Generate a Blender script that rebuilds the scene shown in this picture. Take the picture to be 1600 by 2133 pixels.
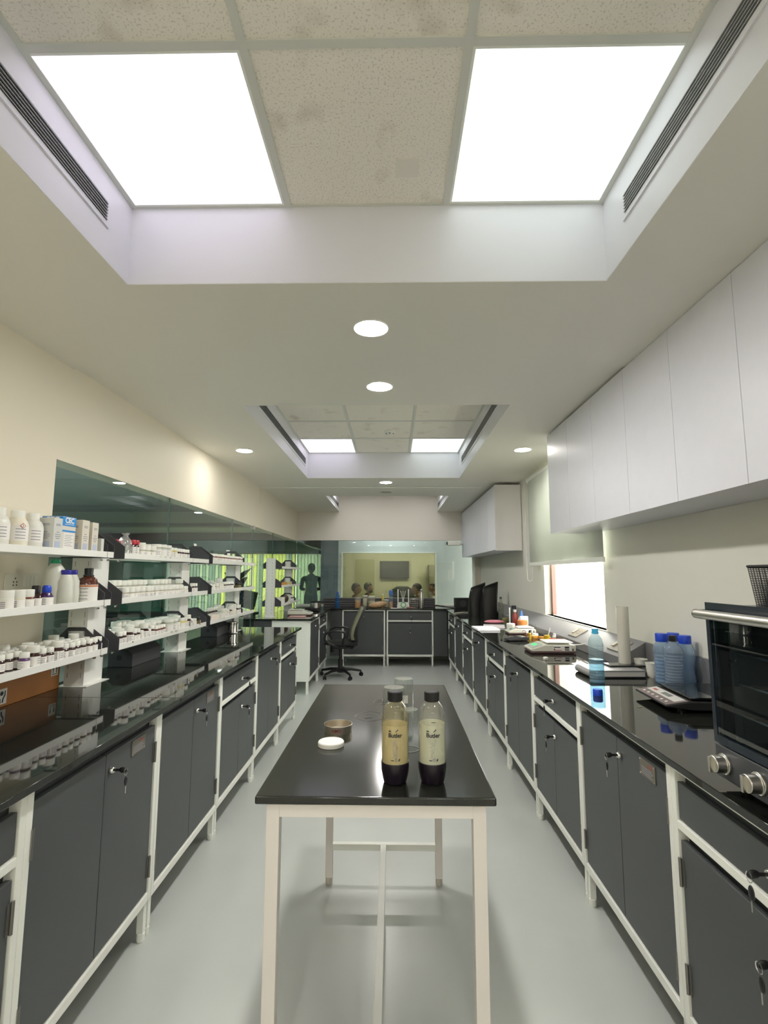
import bpy, math, random
from mathutils import Vector, Matrix
random.seed(7)
S = bpy.context.scene
for o in list(bpy.data.objects): bpy.data.objects.remove(o)
COL = S.collection
PI = math.pi

# ------------------------------------------------------------------ camera
F_PX, YAW, PITCH, ROLL, CAM_H = 1058.2, -.0174, .1208, .0017, 1.4518
cy, sy, cp, sp = math.cos(YAW), math.sin(YAW), math.cos(PITCH), math.sin(PITCH)
fwd = Vector((sy*cp, cy*cp, sp)); rgt = Vector((cy, -sy, 0)); upv = rgt.cross(fwd)
r2 = math.cos(ROLL)*rgt + math.sin(ROLL)*upv; u2 = -math.sin(ROLL)*rgt + math.cos(ROLL)*upv
cam_d = bpy.data.cameras.new('camera'); cam = bpy.data.objects.new('camera', cam_d); COL.objects.link(cam)
cam_d.sensor_fit = 'HORIZONTAL'; cam_d.sensor_width = 36; cam_d.lens = F_PX/1600*36
cam_d.clip_start = .02
mw = Matrix((r2, u2, -fwd)).transposed().to_4x4(); mw.translation = (0, 0, CAM_H)
cam.matrix_world = mw
S.camera = cam
# ------------------------------------------------------------------ world, exposure
W = bpy.data.worlds.new('world'); S.world = W; W.use_nodes = True
W.node_tree.nodes['Background'].inputs[0].default_value = (1, .97, .88, 1)
W.node_tree.nodes['Background'].inputs[1].default_value = 2.5
S.view_settings.view_transform = 'Standard'; S.view_settings.look = 'None'
S.view_settings.exposure = 2.12; S.view_settings.gamma = 1; S.view_settings.use_curve_mapping = False
S.cycles.transparent_max_bounces = 24; S.cycles.max_bounces = 12; S.cycles.diffuse_bounces = 8
S.cycles.glossy_bounces = 5; S.cycles.sample_clamp_indirect = 4; S.cycles.use_denoising = True
S.cycles.caustics_reflective = False; S.cycles.caustics_refractive = False
PANEL_E, DOWN_E, SIDE_E = .38, 84.0, 28.0

# ------------------------------------------------------------------ materials
MATS = {}
def nt(name):
    m = bpy.data.materials.new(name); m.use_nodes = True; return m, m.node_tree.nodes, m.node_tree.links
def pm(name, col, rough=.5, metal=0, spec=.5, noise=0, nscale=30, bump=0, bscale=200, coat=0, trans=0):
    if name in MATS: return MATS[name]
    m, N, L = nt(name); b = N['Principled BSDF']
    b.inputs['Base Color'].default_value = (*col, 1); b.inputs['Roughness'].default_value = rough
    b.inputs['Metallic'].default_value = metal; b.inputs['Specular IOR Level'].default_value = spec
    b.inputs['Coat Weight'].default_value = coat
    tc = N.new('ShaderNodeTexCoord')
    if noise:
        n = N.new('ShaderNodeTexNoise'); n.inputs['Scale'].default_value = nscale; n.inputs['Detail'].default_value = 5
        L.new(tc.outputs['Object'], n.inputs['Vector'])
        r = N.new('ShaderNodeMixRGB'); r.blend_type = 'MIX'
        r.inputs[1].default_value = (*[c*(1-noise) for c in col], 1); r.inputs[2].default_value = (*[min(1, c*(1+noise)) for c in col], 1)
        L.new(n.outputs['Fac'], r.inputs[0]); L.new(r.outputs[0], b.inputs['Base Color'])
    if bump:
        n2 = N.new('ShaderNodeTexNoise'); n2.inputs['Scale'].default_value = bscale; n2.inputs['Detail'].default_value = 3
        L.new(tc.outputs['Object'], n2.inputs['Vector'])
        bp = N.new('ShaderNodeBump'); bp.inputs['Strength'].default_value = bump; bp.inputs['Distance'].default_value = .002
        L.new(n2.outputs['Fac'], bp.inputs['Height']); L.new(bp.outputs[0], b.inputs['Normal'])
    MATS[name] = m; return m
def glass(name, tint, refl=1.0, rough=.0, body=0, bodycol=(1, 1, 1)):
    if name in MATS: return MATS[name]
    m, N, L = nt(name); N.remove(N['Principled BSDF']); out = N['Material Output']
    t = N.new('ShaderNodeBsdfTransparent'); t.inputs[0].default_value = (*tint, 1)
    g = N.new('ShaderNodeBsdfGlossy'); g.inputs['Roughness'].default_value = rough
    f = N.new('ShaderNodeFresnel'); f.inputs[0].default_value = 1.5
    mu = N.new('ShaderNodeMath'); mu.operation = 'MULTIPLY'; mu.inputs[1].default_value = refl
    mu.use_clamp = True
    ge = N.new('ShaderNodeNewGeometry'); iv = N.new('ShaderNodeMath'); iv.operation = 'SUBTRACT'; iv.inputs[0].default_value = 1
    L.new(ge.outputs['Backfacing'], iv.inputs[1]); m2 = N.new('ShaderNodeMath'); m2.operation = 'MULTIPLY'
    L.new(f.outputs[0], m2.inputs[0]); L.new(iv.outputs[0], m2.inputs[1]); L.new(m2.outputs[0], mu.inputs[0])
    base = t
    if body:
        d = N.new('ShaderNodeBsdfDiffuse'); d.inputs[0].default_value = (*bodycol, 1)
        mb = N.new('ShaderNodeMixShader'); mb.inputs[0].default_value = body
        L.new(t.outputs[0], mb.inputs[1]); L.new(d.outputs[0], mb.inputs[2]); base = mb
    mx = N.new('ShaderNodeMixShader')
    L.new(mu.outputs[0], mx.inputs[0]); L.new(base.outputs[0], mx.inputs[1]); L.new(g.outputs[0], mx.inputs[2])
    L.new(mx.outputs[0], out.inputs[0]); MATS[name] = m; return m
def emi(name, col, e):
    if name in MATS: return MATS[name]
    m, N, L = nt(name); N.remove(N['Principled BSDF'])
    x = N.new('ShaderNodeEmission'); x.inputs[0].default_value = (*col, 1); x.inputs[1].default_value = e
    L.new(x.outputs[0], N['Material Output'].inputs[0]); MATS[name] = m; return m
def transl(name, col, mixf=.5):
    m, N, L = nt(name); N.remove(N['Principled BSDF'])
    a = N.new('ShaderNodeBsdfTranslucent'); a.inputs[0].default_value = (*col, 1)
    d = N.new('ShaderNodeBsdfDiffuse'); d.inputs[0].default_value = (*col, 1)
    mx = N.new('ShaderNodeMixShader'); mx.inputs[0].default_value = mixf
    L.new(d.outputs[0], mx.inputs[1]); L.new(a.outputs[0], mx.inputs[2]); L.new(mx.outputs[0], N['Material Output'].inputs[0])
    MATS[name] = m; return m
def granite(name, rough, col=(.011, .012, .010), spec=.5):
    m, N, L = nt(name); b = N['Principled BSDF']
    tc = N.new('ShaderNodeTexCoord'); v = N.new('ShaderNodeTexNoise'); v.inputs['Scale'].default_value = 420; v.inputs['Detail'].default_value = 2
    cr = N.new('ShaderNodeValToRGB'); cr.color_ramp.elements[0].position = .55; cr.color_ramp.elements[0].color = (*col, 1)
    cr.color_ramp.elements[1].position = .8; cr.color_ramp.elements[1].color = (.05, .055, .045, 1)
    L.new(tc.outputs['Object'], v.inputs['Vector']); L.new(v.outputs['Fac'], cr.inputs[0]); L.new(cr.outputs[0], b.inputs['Base Color'])
    n = N.new('ShaderNodeTexNoise'); n.inputs['Scale'].default_value = 4; n.inputs['Detail'].default_value = 8
    mr = N.new('ShaderNodeMapRange'); mr.inputs['To Min'].default_value = rough*.7; mr.inputs['To Max'].default_value = rough*1.5
    L.new(tc.outputs['Object'], n.inputs['Vector']); L.new(n.outputs['Fac'], mr.inputs['Value']); L.new(mr.outputs[0], b.inputs['Roughness'])
    b.inputs['Specular IOR Level'].default_value = spec
    MATS[name] = m; return m

WALL = pm('wall_paint', (.80, .74, .61), .55, bump=.04, bscale=60)
WALLR = pm('wall_paint_right', (.74, .73, .66), .55, bump=.04, bscale=60)
CEIL = pm('soffit_paint', (.80, .78, .71), .6)
RECESS = pm('recess_paint', (.74, .74, .78), .35)
TILE = None
FLOOR = pm('epoxy_floor', (.54, .565, .54), .28, noise=.06, nscale=3, bump=.03, bscale=25)
FRAME = pm('white_powder_coat', (.86, .87, .81), .35)
FRAME2 = pm('white_powder_coat_pink', (.78, .74, .70), .4)
DOOR = pm('grey_laminate', (.068, .074, .077), .42, noise=.04, nscale=8)
DARK = pm('dark_gap', (.02, .02, .02), .7)
STONE = granite('black_granite', .035)
STONE_T = granite('dusty_black_granite', .12, (.018, .019, .016))
CHROME = pm('chrome', (.75, .75, .72), .18, metal=1)
STEEL = pm('brushed_steel', (.62, .60, .55), .3, metal=1)
BLK = pm('black_plastic', (.012, .012, .013), .35)
BLKM = pm('black_matte', (.014, .014, .015), .65)
CHAR = pm('charcoal_steel', (.045, .045, .05), .5)
HINGE = pm('hinge_metal', (.25, .24, .22), .4, metal=.8)
UCAB = pm('lilac_white_laminate', (.75, .76, .83), .38, noise=.03, nscale=15)
WHITE = pm('white_plastic', (.82, .82, .76), .4)
LABEL = pm('paper_label', (.80, .78, .74), .7)
INK = pm('printed_ink', (.03, .03, .04), .6)
GREYINK = pm('grey_ink', (.28, .28, .32), .7)
RED = pm('red_ink', (.42, .06, .05), .5)
SHELFM = pm('shelf_white', (.80, .80, .76), .35)
GP = glass('green_glass', (.78, .84, .81), 1.25)
GPB = glass('back_glass', (.90, .93, .90), 1.3)
CLEAR = glass('clear_glass', (.93, .95, .93), 1.5)
TRUNK = pm('grey_trunking', (.20, .20, .21), .45)
PLATE = pm('bronze_plate', (.32, .29, .25), .4)
WOOD = pm('orange_wood', (.42, .16, .035), .45, noise=.18, nscale=9)
AMBER = pm('amber_glass', (.035, .008, .006), .12, coat=.5)
JARW = pm('jar_white', (.78, .78, .72), .35)
JARC = pm('jar_cream', (.72, .70, .60), .4)
BLUEC = pm('blue_cap', (.012, .06, .55), .35)
SKIN = pm('skin', (.30, .15, .09), .5)
HAIR = pm('hair', (.012, .009, .008), .6)

def tile_mat():
    m, N, L = nt('ceiling_tile'); b = N['Principled BSDF']; b.inputs['Roughness'].default_value = .9
    tc = N.new('ShaderNodeTexCoord'); v = N.new('ShaderNodeTexNoise'); v.inputs['Scale'].default_value = 160; v.inputs['Detail'].default_value = 3
    cr = N.new('ShaderNodeValToRGB'); cr.color_ramp.elements[0].position = .36; cr.color_ramp.elements[0].color = (.68, .64, .57, 1)
    cr.color_ramp.elements[1].position = .44; cr.color_ramp.elements[1].color = (.88, .84, .76, 1)
    L.new(tc.outputs['Object'], v.inputs['Vector']); L.new(v.outputs['Fac'], cr.inputs[0])
    n = N.new('ShaderNodeTexNoise'); n.inputs['Scale'].default_value = 6; n.inputs['Detail'].default_value = 6
    c2 = N.new('ShaderNodeValToRGB'); c2.color_ramp.elements[0].position = .25; c2.color_ramp.elements[0].color = (.78, .75, .72, 1)
    c2.color_ramp.elements[1].position = .42; c2.color_ramp.elements[1].color = (1, 1, 1, 1)
    mu = N.new('ShaderNodeMixRGB'); mu.blend_type = 'MULTIPLY'; mu.inputs[0].default_value = 1
    L.new(tc.outputs['Object'], n.inputs['Vector']); L.new(n.outputs['Fac'], c2.inputs[0])
    L.new(cr.outputs[0], mu.inputs[1]); L.new(c2.outputs[0], mu.inputs[2]); L.new(mu.outputs[0], b.inputs['Base Color'])
    return m
TILE = tile_mat()

# ------------------------------------------------------------------ mesh builder
class MB:
    def __init__(s): s.v = []; s.f = []; s.m = []; s.mats = []; s.cur = 0
    def mat(s, m):
        if m not in s.mats: s.mats.append(m)
        s.cur = s.mats.index(m); return s
    def add(s, vs, fs):
        k = len(s.v); s.v += [tuple(p) for p in vs]; s.f += [tuple(i+k for i in f) for f in fs]; s.m += [s.cur]*len(fs); return s
    def box(s, x0, x1, y0, y1, z0, z1):
        x0, x1 = sorted((x0, x1)); y0, y1 = sorted((y0, y1)); z0, z1 = sorted((z0, z1))
        return s.add([(x0,y0,z0),(x1,y0,z0),(x1,y1,z0),(x0,y1,z0),(x0,y0,z1),(x1,y0,z1),(x1,y1,z1),(x0,y1,z1)],
                     [(0,3,2,1),(4,5,6,7),(0,1,5,4),(1,2,6,5),(2,3,7,6),(3,0,4,7)])
    def quad(s, a, b, c, d): return s.add([a,b,c,d], [(0,1,2,3)])
    def prism(s, poly, axis, a, b):
        # poly in the two other axes (in xyz order), extruded along axis
        n = len(poly)
        def P(p, t):
            return {'x': (t, p[0], p[1]), 'y': (p[0], t, p[1]), 'z': (p[0], p[1], t)}[axis]
        vs = [P(p, a) for p in poly] + [P(p, b) for p in poly]
        fs = [tuple(range(n))[::-1], tuple(range(n, 2*n))] + [(i, (i+1) % n, n+(i+1) % n, n+i) for i in range(n)]
        ar = sum(poly[i][0]*poly[(i+1) % n][1]-poly[(i+1) % n][0]*poly[i][1] for i in range(n))
        if (ar < 0) != (axis == 'y') != (b < a): fs = [f[::-1] for f in fs]
        return s.add(vs, fs)
    def lathe(s, prof, c=(0,0,0), seg=20, axis='z', cap=True):
        vs = []; fs = []; n = len(prof)
        for r, h in prof:
            for i in range(seg):
                a = 2*PI*i/seg; x, y = r*math.cos(a), r*math.sin(a)
                p = (x, y, h) if axis == 'z' else ((h, x, y) if axis == 'x' else (y, h, x))
                vs.append((p[0]+c[0], p[1]+c[1], p[2]+c[2]))
        for j in range(n-1):
            for i in range(seg):
                fs.append((j*seg+i, j*seg+(i+1) % seg, (j+1)*seg+(i+1) % seg, (j+1)*seg+i))
        if cap:
            fs.append(tuple(range(seg))[::-1]); fs.append(tuple((n-1)*seg+i for i in range(seg)))
        return s.add(vs, fs)
    def cyl(s, c, r, h, axis='z', seg=16): return s.lathe([(r, 0), (r, h)], c, seg, axis)
    def tube(s, pts, r, seg=8, closed=False):
        pts = [Vector(p) for p in pts]; vs = []; fs = []; n = len(pts)
        rr = r if isinstance(r, (list, tuple)) else [r]*n
        prev = None
        for i, p in enumerate(pts):
            d = (pts[(i+1) % n]-pts[i-1]) if (closed or 0 < i < n-1) else (pts[1]-pts[0] if i == 0 else pts[-1]-pts[-2])
            d.normalize()
            if prev is None: a = d.orthogonal().normalized()
            else: a = (prev - d*prev.dot(d)).normalized()
            prev = a; b = d.cross(a)
            for k in range(seg):
                t = 2*PI*k/seg; vs.append(p + rr[i]*(math.cos(t)*a+math.sin(t)*b))
        m = n if closed else n-1
        for i in range(m):
            for k in range(seg):
                j = (i+1) % n; fs.append((i*seg+k, i*seg+(k+1) % seg, j*seg+(k+1) % seg, j*seg+k))
        if not closed: fs += [tuple(range(seg))[::-1], tuple((n-1)*seg+k for k in range(seg))]
        return s.add(vs, fs)
    def sph(s, c, r, seg=16, rings=10):
        if not isinstance(r, tuple): r = (r, r, r)
        vs = []; fs = []
        for j in range(rings+1):
            t = PI*j/rings - PI/2
            for i in range(seg):
                a = 2*PI*i/seg
                vs.append((c[0]+r[0]*math.cos(t)*math.cos(a), c[1]+r[1]*math.cos(t)*math.sin(a), c[2]+r[2]*math.sin(t)))
        for j in range(rings):
            for i in range(seg): fs.append((j*seg+i, j*seg+(i+1) % seg, (j+1)*seg+(i+1) % seg, (j+1)*seg+i))
        return s.add(vs, fs)
    def build(s, name, mat=None, parent=None, bevel=0, smooth=35, loc=None, rot=None, seg=2):
        me = bpy.data.meshes.new(name); me.from_pydata(s.v, [], s.f)
        for m in (s.mats or [mat or WHITE]): me.materials.append(m)
        if s.mats: me.polygons.foreach_set('material_index', s.m)
        me.polygons.foreach_set('use_smooth', [True]*len(me.polygons)); me.update()
        me.set_sharp_from_angle(angle=math.radians(smooth))
        o = bpy.data.objects.new(name, me); COL.objects.link(o)
        if parent: o.parent = parent
        if loc: o.location = loc
        if rot: o.rotation_euler = rot
        if bevel:
            b = o.modifiers.new('bevel', 'BEVEL'); b.width = bevel; b.segments = seg; b.limit_method = 'ANGLE'; b.angle_limit = .7
        return o
def tag(o, label, cat, group=None):
    o['label'] = label; o['category'] = cat
    if group: o['group'] = group
    return o
def empty(name, label, cat, loc=(0,0,0), rz=0, group=None):
    o = bpy.data.objects.new(name, None); COL.objects.link(o); o.empty_display_size = .05
    o.location = loc; o.rotation_euler = (0, 0, rz); return tag(o, label, cat, group)
def struct(o): o['kind'] = 'structure'; return o
CH = {}
def rescan():
    CH.clear()
    for o in COL.objects:
        if o.parent: CH.setdefault(o.parent.name, []).append(o)
def dup(root, loc, rz=None, label=None, group=None, sc=None):
    r = root.copy(); COL.objects.link(r); r.location = loc
    if rz is not None: r.rotation_euler = (0, 0, rz)
    if label: r['label'] = label
    if group: r['group'] = group
    if sc: r.scale = sc if isinstance(sc, tuple) else (sc, sc, sc)
    for c in CH.get(root.name, []):
        d = c.copy(); COL.objects.link(d); d.parent = r
        for g in CH.get(c.name, []):
            e = g.copy(); COL.objects.link(e); e.parent = d
    return r
def text_mesh(txt, size, depth=.0006, align='CENTER', bold=0):
    cu = bpy.data.curves.new('t', 'FONT'); cu.body = txt; cu.size = size; cu.extrude = depth/2; cu.align_x = align; cu.align_y = 'CENTER'
    cu.offset = bold
    o = bpy.data.objects.new('t', cu); COL.objects.link(o)
    dg = bpy.context.evaluated_depsgraph_get(); me = bpy.data.meshes.new_from_object(o.evaluated_get(dg))
    vs = [v.co.copy() for v in me.vertices]; fs = [tuple(p.vertices) for p in me.polygons]
    bpy.data.objects.remove(o); bpy.data.curves.remove(cu); bpy.data.meshes.remove(me)
    return vs, fs
def add_text(mb, txt, size, M=None, cylr=None, depth=.0006, bold=0, align='CENTER'):
    """text lies in x-z facing -y; M places it; cylr bends it round a vertical cylinder of that radius"""
    vs, fs = text_mesh(txt, size, depth, align, bold); out = []
    for v in vs:
        x, z, d = v.x, v.y, v.z
        if cylr:
            a = x/cylr; R = cylr+d+depth*.6; p = Vector((R*math.sin(a), -R*math.cos(a), z))
        else: p = Vector((x, -d-depth*.5, z))
        out.append(M @ p if M else p)
    mb.add(out, fs); return mb
ORD = ['first','second','third','fourth','fifth','sixth','seventh','eighth','ninth','tenth','eleventh','twelfth','thirteenth','fourteenth','fifteenth','sixteenth','seventeenth','eighteenth','nineteenth','twentieth','twenty-first','twenty-second','twenty-third','twenty-fourth','twenty-fifth','twenty-sixth']
T = Matrix.Translation

# ------------------------------------------------------------------ room shell
ZS, ZT = 2.5435, 2.842
XL, XR, YB = -1.70, 1.53, 8.95
struct(MB().box(-9, 4, -2.5, 15, -.1, 0).build('floor', FLOOR))
# soffit ceiling with the three openings: rows of slabs around the recesses
R1 = (-.998, .793, -1.25, 1.7786); R2 = (-.9814, .7637, 3.2072, 5.7509); R3 = (-.951, .790, 7.10, YB)
b = MB(); Z0, Z1 = ZS, ZS+.012
def ring(x0, x1, y0, y1, R):
    b.box(x0, R[0], y0, y1, Z0, Z1); b.box(R[1], x1, y0, y1, Z0, Z1)
    if R[2] > y0: b.box(R[0], R[1], y0, R[2], Z0, Z1)
    if R[3] < y1: b.box(R[0], R[1], R[3], y1, Z0, Z1)
Z0, Z1 = ZS-.014, ZS+.0; ring(-1.70, 1.60, -2.5, 1.79, R1); b.box(-1.70, 1.60, 1.79, 2.563, Z0, Z1)
Z0, Z1 = ZS, ZS+.012; b.box(-1.70, 1.60, 2.55, 3.0, Z0, Z1); ring(-1.70, 1.60, 3.0, 6.38, R2)
ring(-1.70, 1.60, 6.38, YB, R3)
struct(b.build('ceiling', CEIL))
struct(MB().box(-1.72, 1.62, -2.5, YB+.1, ZT+.012, ZT+.06).build('ceiling_void', CEIL))
# recess side walls
for i, R in enumerate((R1, R2, R3)):
    zb = ZS-.014 if i == 0 else ZS; b = MB(); t = .02
    zs = zb+.0015; b.box(R[0]-t, R[0]+.001, R[2]-t, R[3]+(t if i < 2 else -.001), zs, ZT+.012); b.box(R[1]-.001, R[1]+t, R[2]-t, R[3]+(t if i < 2 else -.001), zs, ZT+.012)
    if i < 2: b.box(R[0], R[1], R[3]-.001, R[3]+t, zs, ZT+.012)
    b.box(R[0], R[1], R[2]-t, R[2]+.001, zs, ZT+.012)
    struct(b.build('ceiling_recess', RECESS))
# grid, tiles, light panels
LP_L = emi('panel_light_violet', (.93, .87, 1.0), PANEL_E); LP_R = emi('panel_light_green', (.92, 1.0, .96), PANEL_E)
def tiles(R, ys, lights, gridx):
    bt = MB().mat(TILE); bg = MB()
    for j in range(len(ys)-1):
        for i in range(3):
            x0, x1, y0, y1 = gridx[i], gridx[i+1], ys[j], ys[j+1]
            if (i, j) in lights: continue
            bt.box(x0+.008, x1-.008, y0+.008, y1-.008, ZT+.002, ZT+.008)
    for x in gridx[1:3]: bg.box(x-.012, x+.012, R[2], R[3], ZT-.004, ZT+.003)
    bg.box(R[0], R[0]+.02, R[2], R[3], ZT-.004, ZT+.003); bg.box(R[1]-.02, R[1], R[2], R[3], ZT-.004, ZT+.003)
    for y in ys: bg.box(R[0]+.02, R[1]-.02, max(R[2], y-.012), min(R[3], y+.012), ZT-.0035, ZT+.0035)
    struct(bt.build('ceiling_tiles', TILE)); struct(bg.build('ceiling_grid', pm('grid_white', (.66, .67, .62), .5)))
g1 = (R1[0], -.398, .202, R1[1]); g2 = (R2[0], -.41, .19, R2[1])
ys1 = [R1[3]-.6*k for k in range(5, -1, -1)]; ys2 = [3.3273, 3.9273, 4.5273, 5.1273, R2[3]]
lights1 = {(0, 4), (2, 4), (0, 1), (2, 1)}; lights2 = {(0, 3), (2, 3)}
tiles(R1, [R1[2]]+ys1[0:], {(i, j+1) for i, j in lights1}, g1)
tiles(R2, [R2[2]]+ys2, {(i, j+1) for i, j in lights2}, g2)
struct(MB().box(R3[0], R3[1], R3[2], R3[3], ZT+.007, ZT+.017).build('ceiling_tiles', TILE))
for sx, l in ((-.65, 'shelf-rack side'), (.49, 'window side')):
    t = empty('ceiling_light_panel', 'glowing ceiling panel in the end recess, hidden by its lip, '+l, 'ceiling light', (sx, 8.0, ZT), 0, 'square ceiling light panels')
    MB().box(-.28, .28, -.28, .28, -.001, .004).build('diffuser', emi('end_panel_glow', (1, .99, .96), 1.7), t); MB().box(-.29, .29, -.29, .29, .0, .0065).build('frame', FRAME, t)
def light_panel(g, ys, i, j, label):
    x0, x1, y0, y1 = g[i]+.02, g[i+1]-.02, ys[j]+.02, ys[j+1]-.02
    t = empty('ceiling_light_panel', label, 'ceiling light', ((x0+x1)/2, (y0+y1)/2, ZT), 0, 'square ceiling light panels')
    w, h = (x1-x0)/2, (y1-y0)/2
    MB().box(-w, w, -h, h, -.001, .004).build('diffuser', LP_L if i == 0 else LP_R, t)
    f = MB(); e = .008
    f.box(-w-e, -w, -h-e, h+e, -.0025, .005); f.box(w, w+e, -h-e, h+e, -.0025, .005); f.box(-w, w, -h-e, -h, -.0025, .005); f.box(-w, w, h, h+e, -.0025, .005)
    f.build('frame', FRAME, t)
light_panel(g1, ys1, 0, 4, 'large glowing ceiling panel in the nearest recess, on the shelf-rack side')
light_panel(g1, ys1, 2, 4, 'large glowing ceiling panel in the nearest recess, on the wall-cabinet side')
light_panel(g1, ys1, 0, 1, 'glowing ceiling panel behind the camera, shelf-rack side'); light_panel(g1, ys1, 2, 1, 'glowing ceiling panel behind the camera, wall-cabinet side')
light_panel(g2, ys2, 0, 3, 'small-looking glowing ceiling panel in the farther recess, on the shelf-rack side')
light_panel(g2, ys2, 2, 3, 'small-looking glowing ceiling panel in the farther recess, on the window side')
# tape patch on tile, smoke detector
tag(MB().box(.01, .09, 1.56, 1.64, ZT-.0005, ZT+.0015).build('tape_patch', pm('tape', (.80, .765, .69), .35)), 'square patch of clear tape stuck on the middle ceiling tile', 'tape')
t = empty('smoke_detector', 'round white smoke detector on the ceiling tile of the farther recess', 'smoke detector', (-.03, 4.86, ZT+.002))
MB().lathe([(.055, 0), (.055, -.012), (.045, -.02)][::-1], seg=24).build('base', WHITE, t)
MB().lathe([(.042, -.020), (.036, -.045), (.02, -.05)][::-1], seg=24).mat(WHITE).build('sensor_dome', WHITE, t)
for k in range(6):
    a = k*PI/3; MB().box(-.006, .006, .038, .042, -.036, -.028).build('vent_slot', BLK, t, rot=(0, 0, a))
# linear AC grilles
def grille(x, side, y0, y1, z0, z1, label):
    t = empty('air_vent_grille', label, 'air vent', (x, (y0+y1)/2, (z0+z1)/2), 0, 'linear air vents in the ceiling recesses')
    h, w = (z1-z0)/2, (y1-y0)/2; s = side; e = .018
    MB().box(s*.0005, s*.002, -w, w, -h, h).build('backing', pm('vent_dark', (.03, .03, .032), .8), t)
    f = MB(); d0, d1 = s*.0005, s*.007
    f.box(d0, d1, -w-e, w+e, h, h+e); f.box(d0, d1, -w-e, w+e, -h-e, -h); f.box(d0, d1, -w-e, -w, -h, h); f.box(d0, d1, w, w+e, -h, h)
    f.build('frame', RECESS, t)
    n = 6
    for k in range(n):
        z = -h + (k+.5)*2*h/n
        MB().add([(s*.001, -w, z+.004), (s*.012, -w, z-.003), (s*.012, w, z-.003), (s*.001, w, z+.004), (s*.001, -w, z+.0025), (s*.012, -w, z-.0045), (s*.012, w, z-.0045), (s*.001, w, z+.0025)],
            [(0,1,2,3),(7,6,5,4),(0,4,5,1),(1,5,6,2),(2,6,7,3),(3,7,4,0)]).build('slat', pm('vent_slat', (.62, .62, .62), .45), t)
grille(R1[0], 1, -.6, 1.61, 2.665, 2.735, 'long slatted air vent in the nearest recess, shelf-rack side wall')
grille(R1[1], -1, -.6, 1.60, 2.665, 2.735, 'long slatted air vent in the nearest recess, wall-cabinet side wall')
grille(R2[0], 1, 3.35, 5.56, 2.665, 2.735, 'slatted air vent in the farther recess, shelf-rack side wall')
grille(R2[1], -1, 3.35, 5.49, 2.665, 2.735, 'slatted air vent in the farther recess, window side wall')
grille(R3[0], 1, 7.3, 8.75, 2.60, 2.67, 'short slatted air vent by the end wall, shelf-rack side')
grille(R3[1], -1, 7.3, 8.75, 2.60, 2.67, 'short slatted air vent by the end wall, window side')
# downlights
DL = emi('downlight_glow', (1, .97, .92), DOWN_E); DS = emi('side_downlight_glow', (1, .96, .90), SIDE_E)
def downlight(x, y, z, label, lit=True, e=None):
    t = empty('recessed_downlight', label, 'downlight', (x, y, z), 0, 'round recessed downlights')
    MB().lathe([(.068, -.0015), (.068, .002)], seg=28).build('diffuser', e or DL, t)
    MB().lathe([(.068, .002), (.068, -.002), (.076, -.004), (.082, -.001), (.082, .003)], seg=28, cap=False).build('trim_ring', WHITE, t)
downlight(-.096, 2.13, ZS-.014, 'largest round downlight, on the centre line just past the nearest recess')
downlight(-.077, 2.873, ZS, 'round downlight on the centre line just before the farther recess')
downlight(-1.33, 4.434, ZS, 'round downlight beside the farther recess, on the glass partition side', e=DS)
downlight(1.152, 4.424, ZS, 'round downlight beside the farther recess, on the window side', e=DS)
downlight(-.083, 6.04, ZS, 'round downlight on the centre line just past the farther recess')
downlight(-1.33, .30, ZS-.014, 'round downlight beside the nearest recess, shelf-rack side, overhead', e=DS)
downlight(1.10, .30, ZS-.014, 'round downlight beside the nearest recess, window side, overhead', e=DS)
downlight(-.09, -1.7, ZS-.014, 'unseen fill downlight added behind the nearest recess, on the centre line')  # unseen lamp, added as extra fill from behind the camera
downlight(-.95, -1.7, ZS-.014, 'unseen fill downlight added behind the nearest recess, shelf-rack side'); downlight(.80, -1.7, ZS-.014, 'unseen fill downlight added behind the nearest recess, window side')  # two more added lamps out of view, to brighten the table front
t = empty('ceiling_speaker', 'unlit round white ceiling disc beyond the last centre downlight', 'ceiling speaker', (-.09, 6.75, ZS))
MB().lathe([(.09, -.004), (.09, .001)], seg=28).build('cover', CEIL, t)
MB().lathe([(.078, -.0055), (.078, -.004)], seg=28).build('mesh_disc', pm('spk', (.5, .48, .43), .8), t)
# walls
b = MB(); T_ = .12
b.box(XL-T_, XL, -2.5, 2.49, 0, ZS+.02)
b.box(XL-T_, XL, 2.49, YB, 2.025, ZS+.02)
struct(b.build('wall_left', WALL))
struct(MB().box(XL-.001, XL+.012, 6.38, 6.41, 2.03, ZS).build('trim_1', WALL))
struct(MB().box(XL, 1.13, 6.385, 6.41, ZS-.006, ZS).build('trim_2', FRAME))
b = MB(); WY0, WY1, WZ0, WZ1 = 3.74, 5.20, 1.05, 2.38
b.box(XR, XR+.2, -2.5, WY0, 0, ZS+.02); b.box(XR, XR+.2, WY1, YB, 0, ZS+.02)
b.box(XR, XR+.2, WY0, WY1, 0, WZ0); b.box(XR, XR+.2, WY0, WY1, WZ1, ZS+.02)
struct(b.build('wall_right', WALLR))
struct(MB().box(-1.82, 1.62, -2.62, -2.5, 0, ZS+.3).build('wall_rear', WALLR))
b = MB(); b.box(XL-T_, XR+.2, YB, YB+.1, 2.035, ZT+.02); b.box(1.40, XR+.2, YB, YB+.1, 0, 2.035)
struct(b.build('wall_back', pm('wall_back_paint', (.76, .71, .64), .55)))
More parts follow.
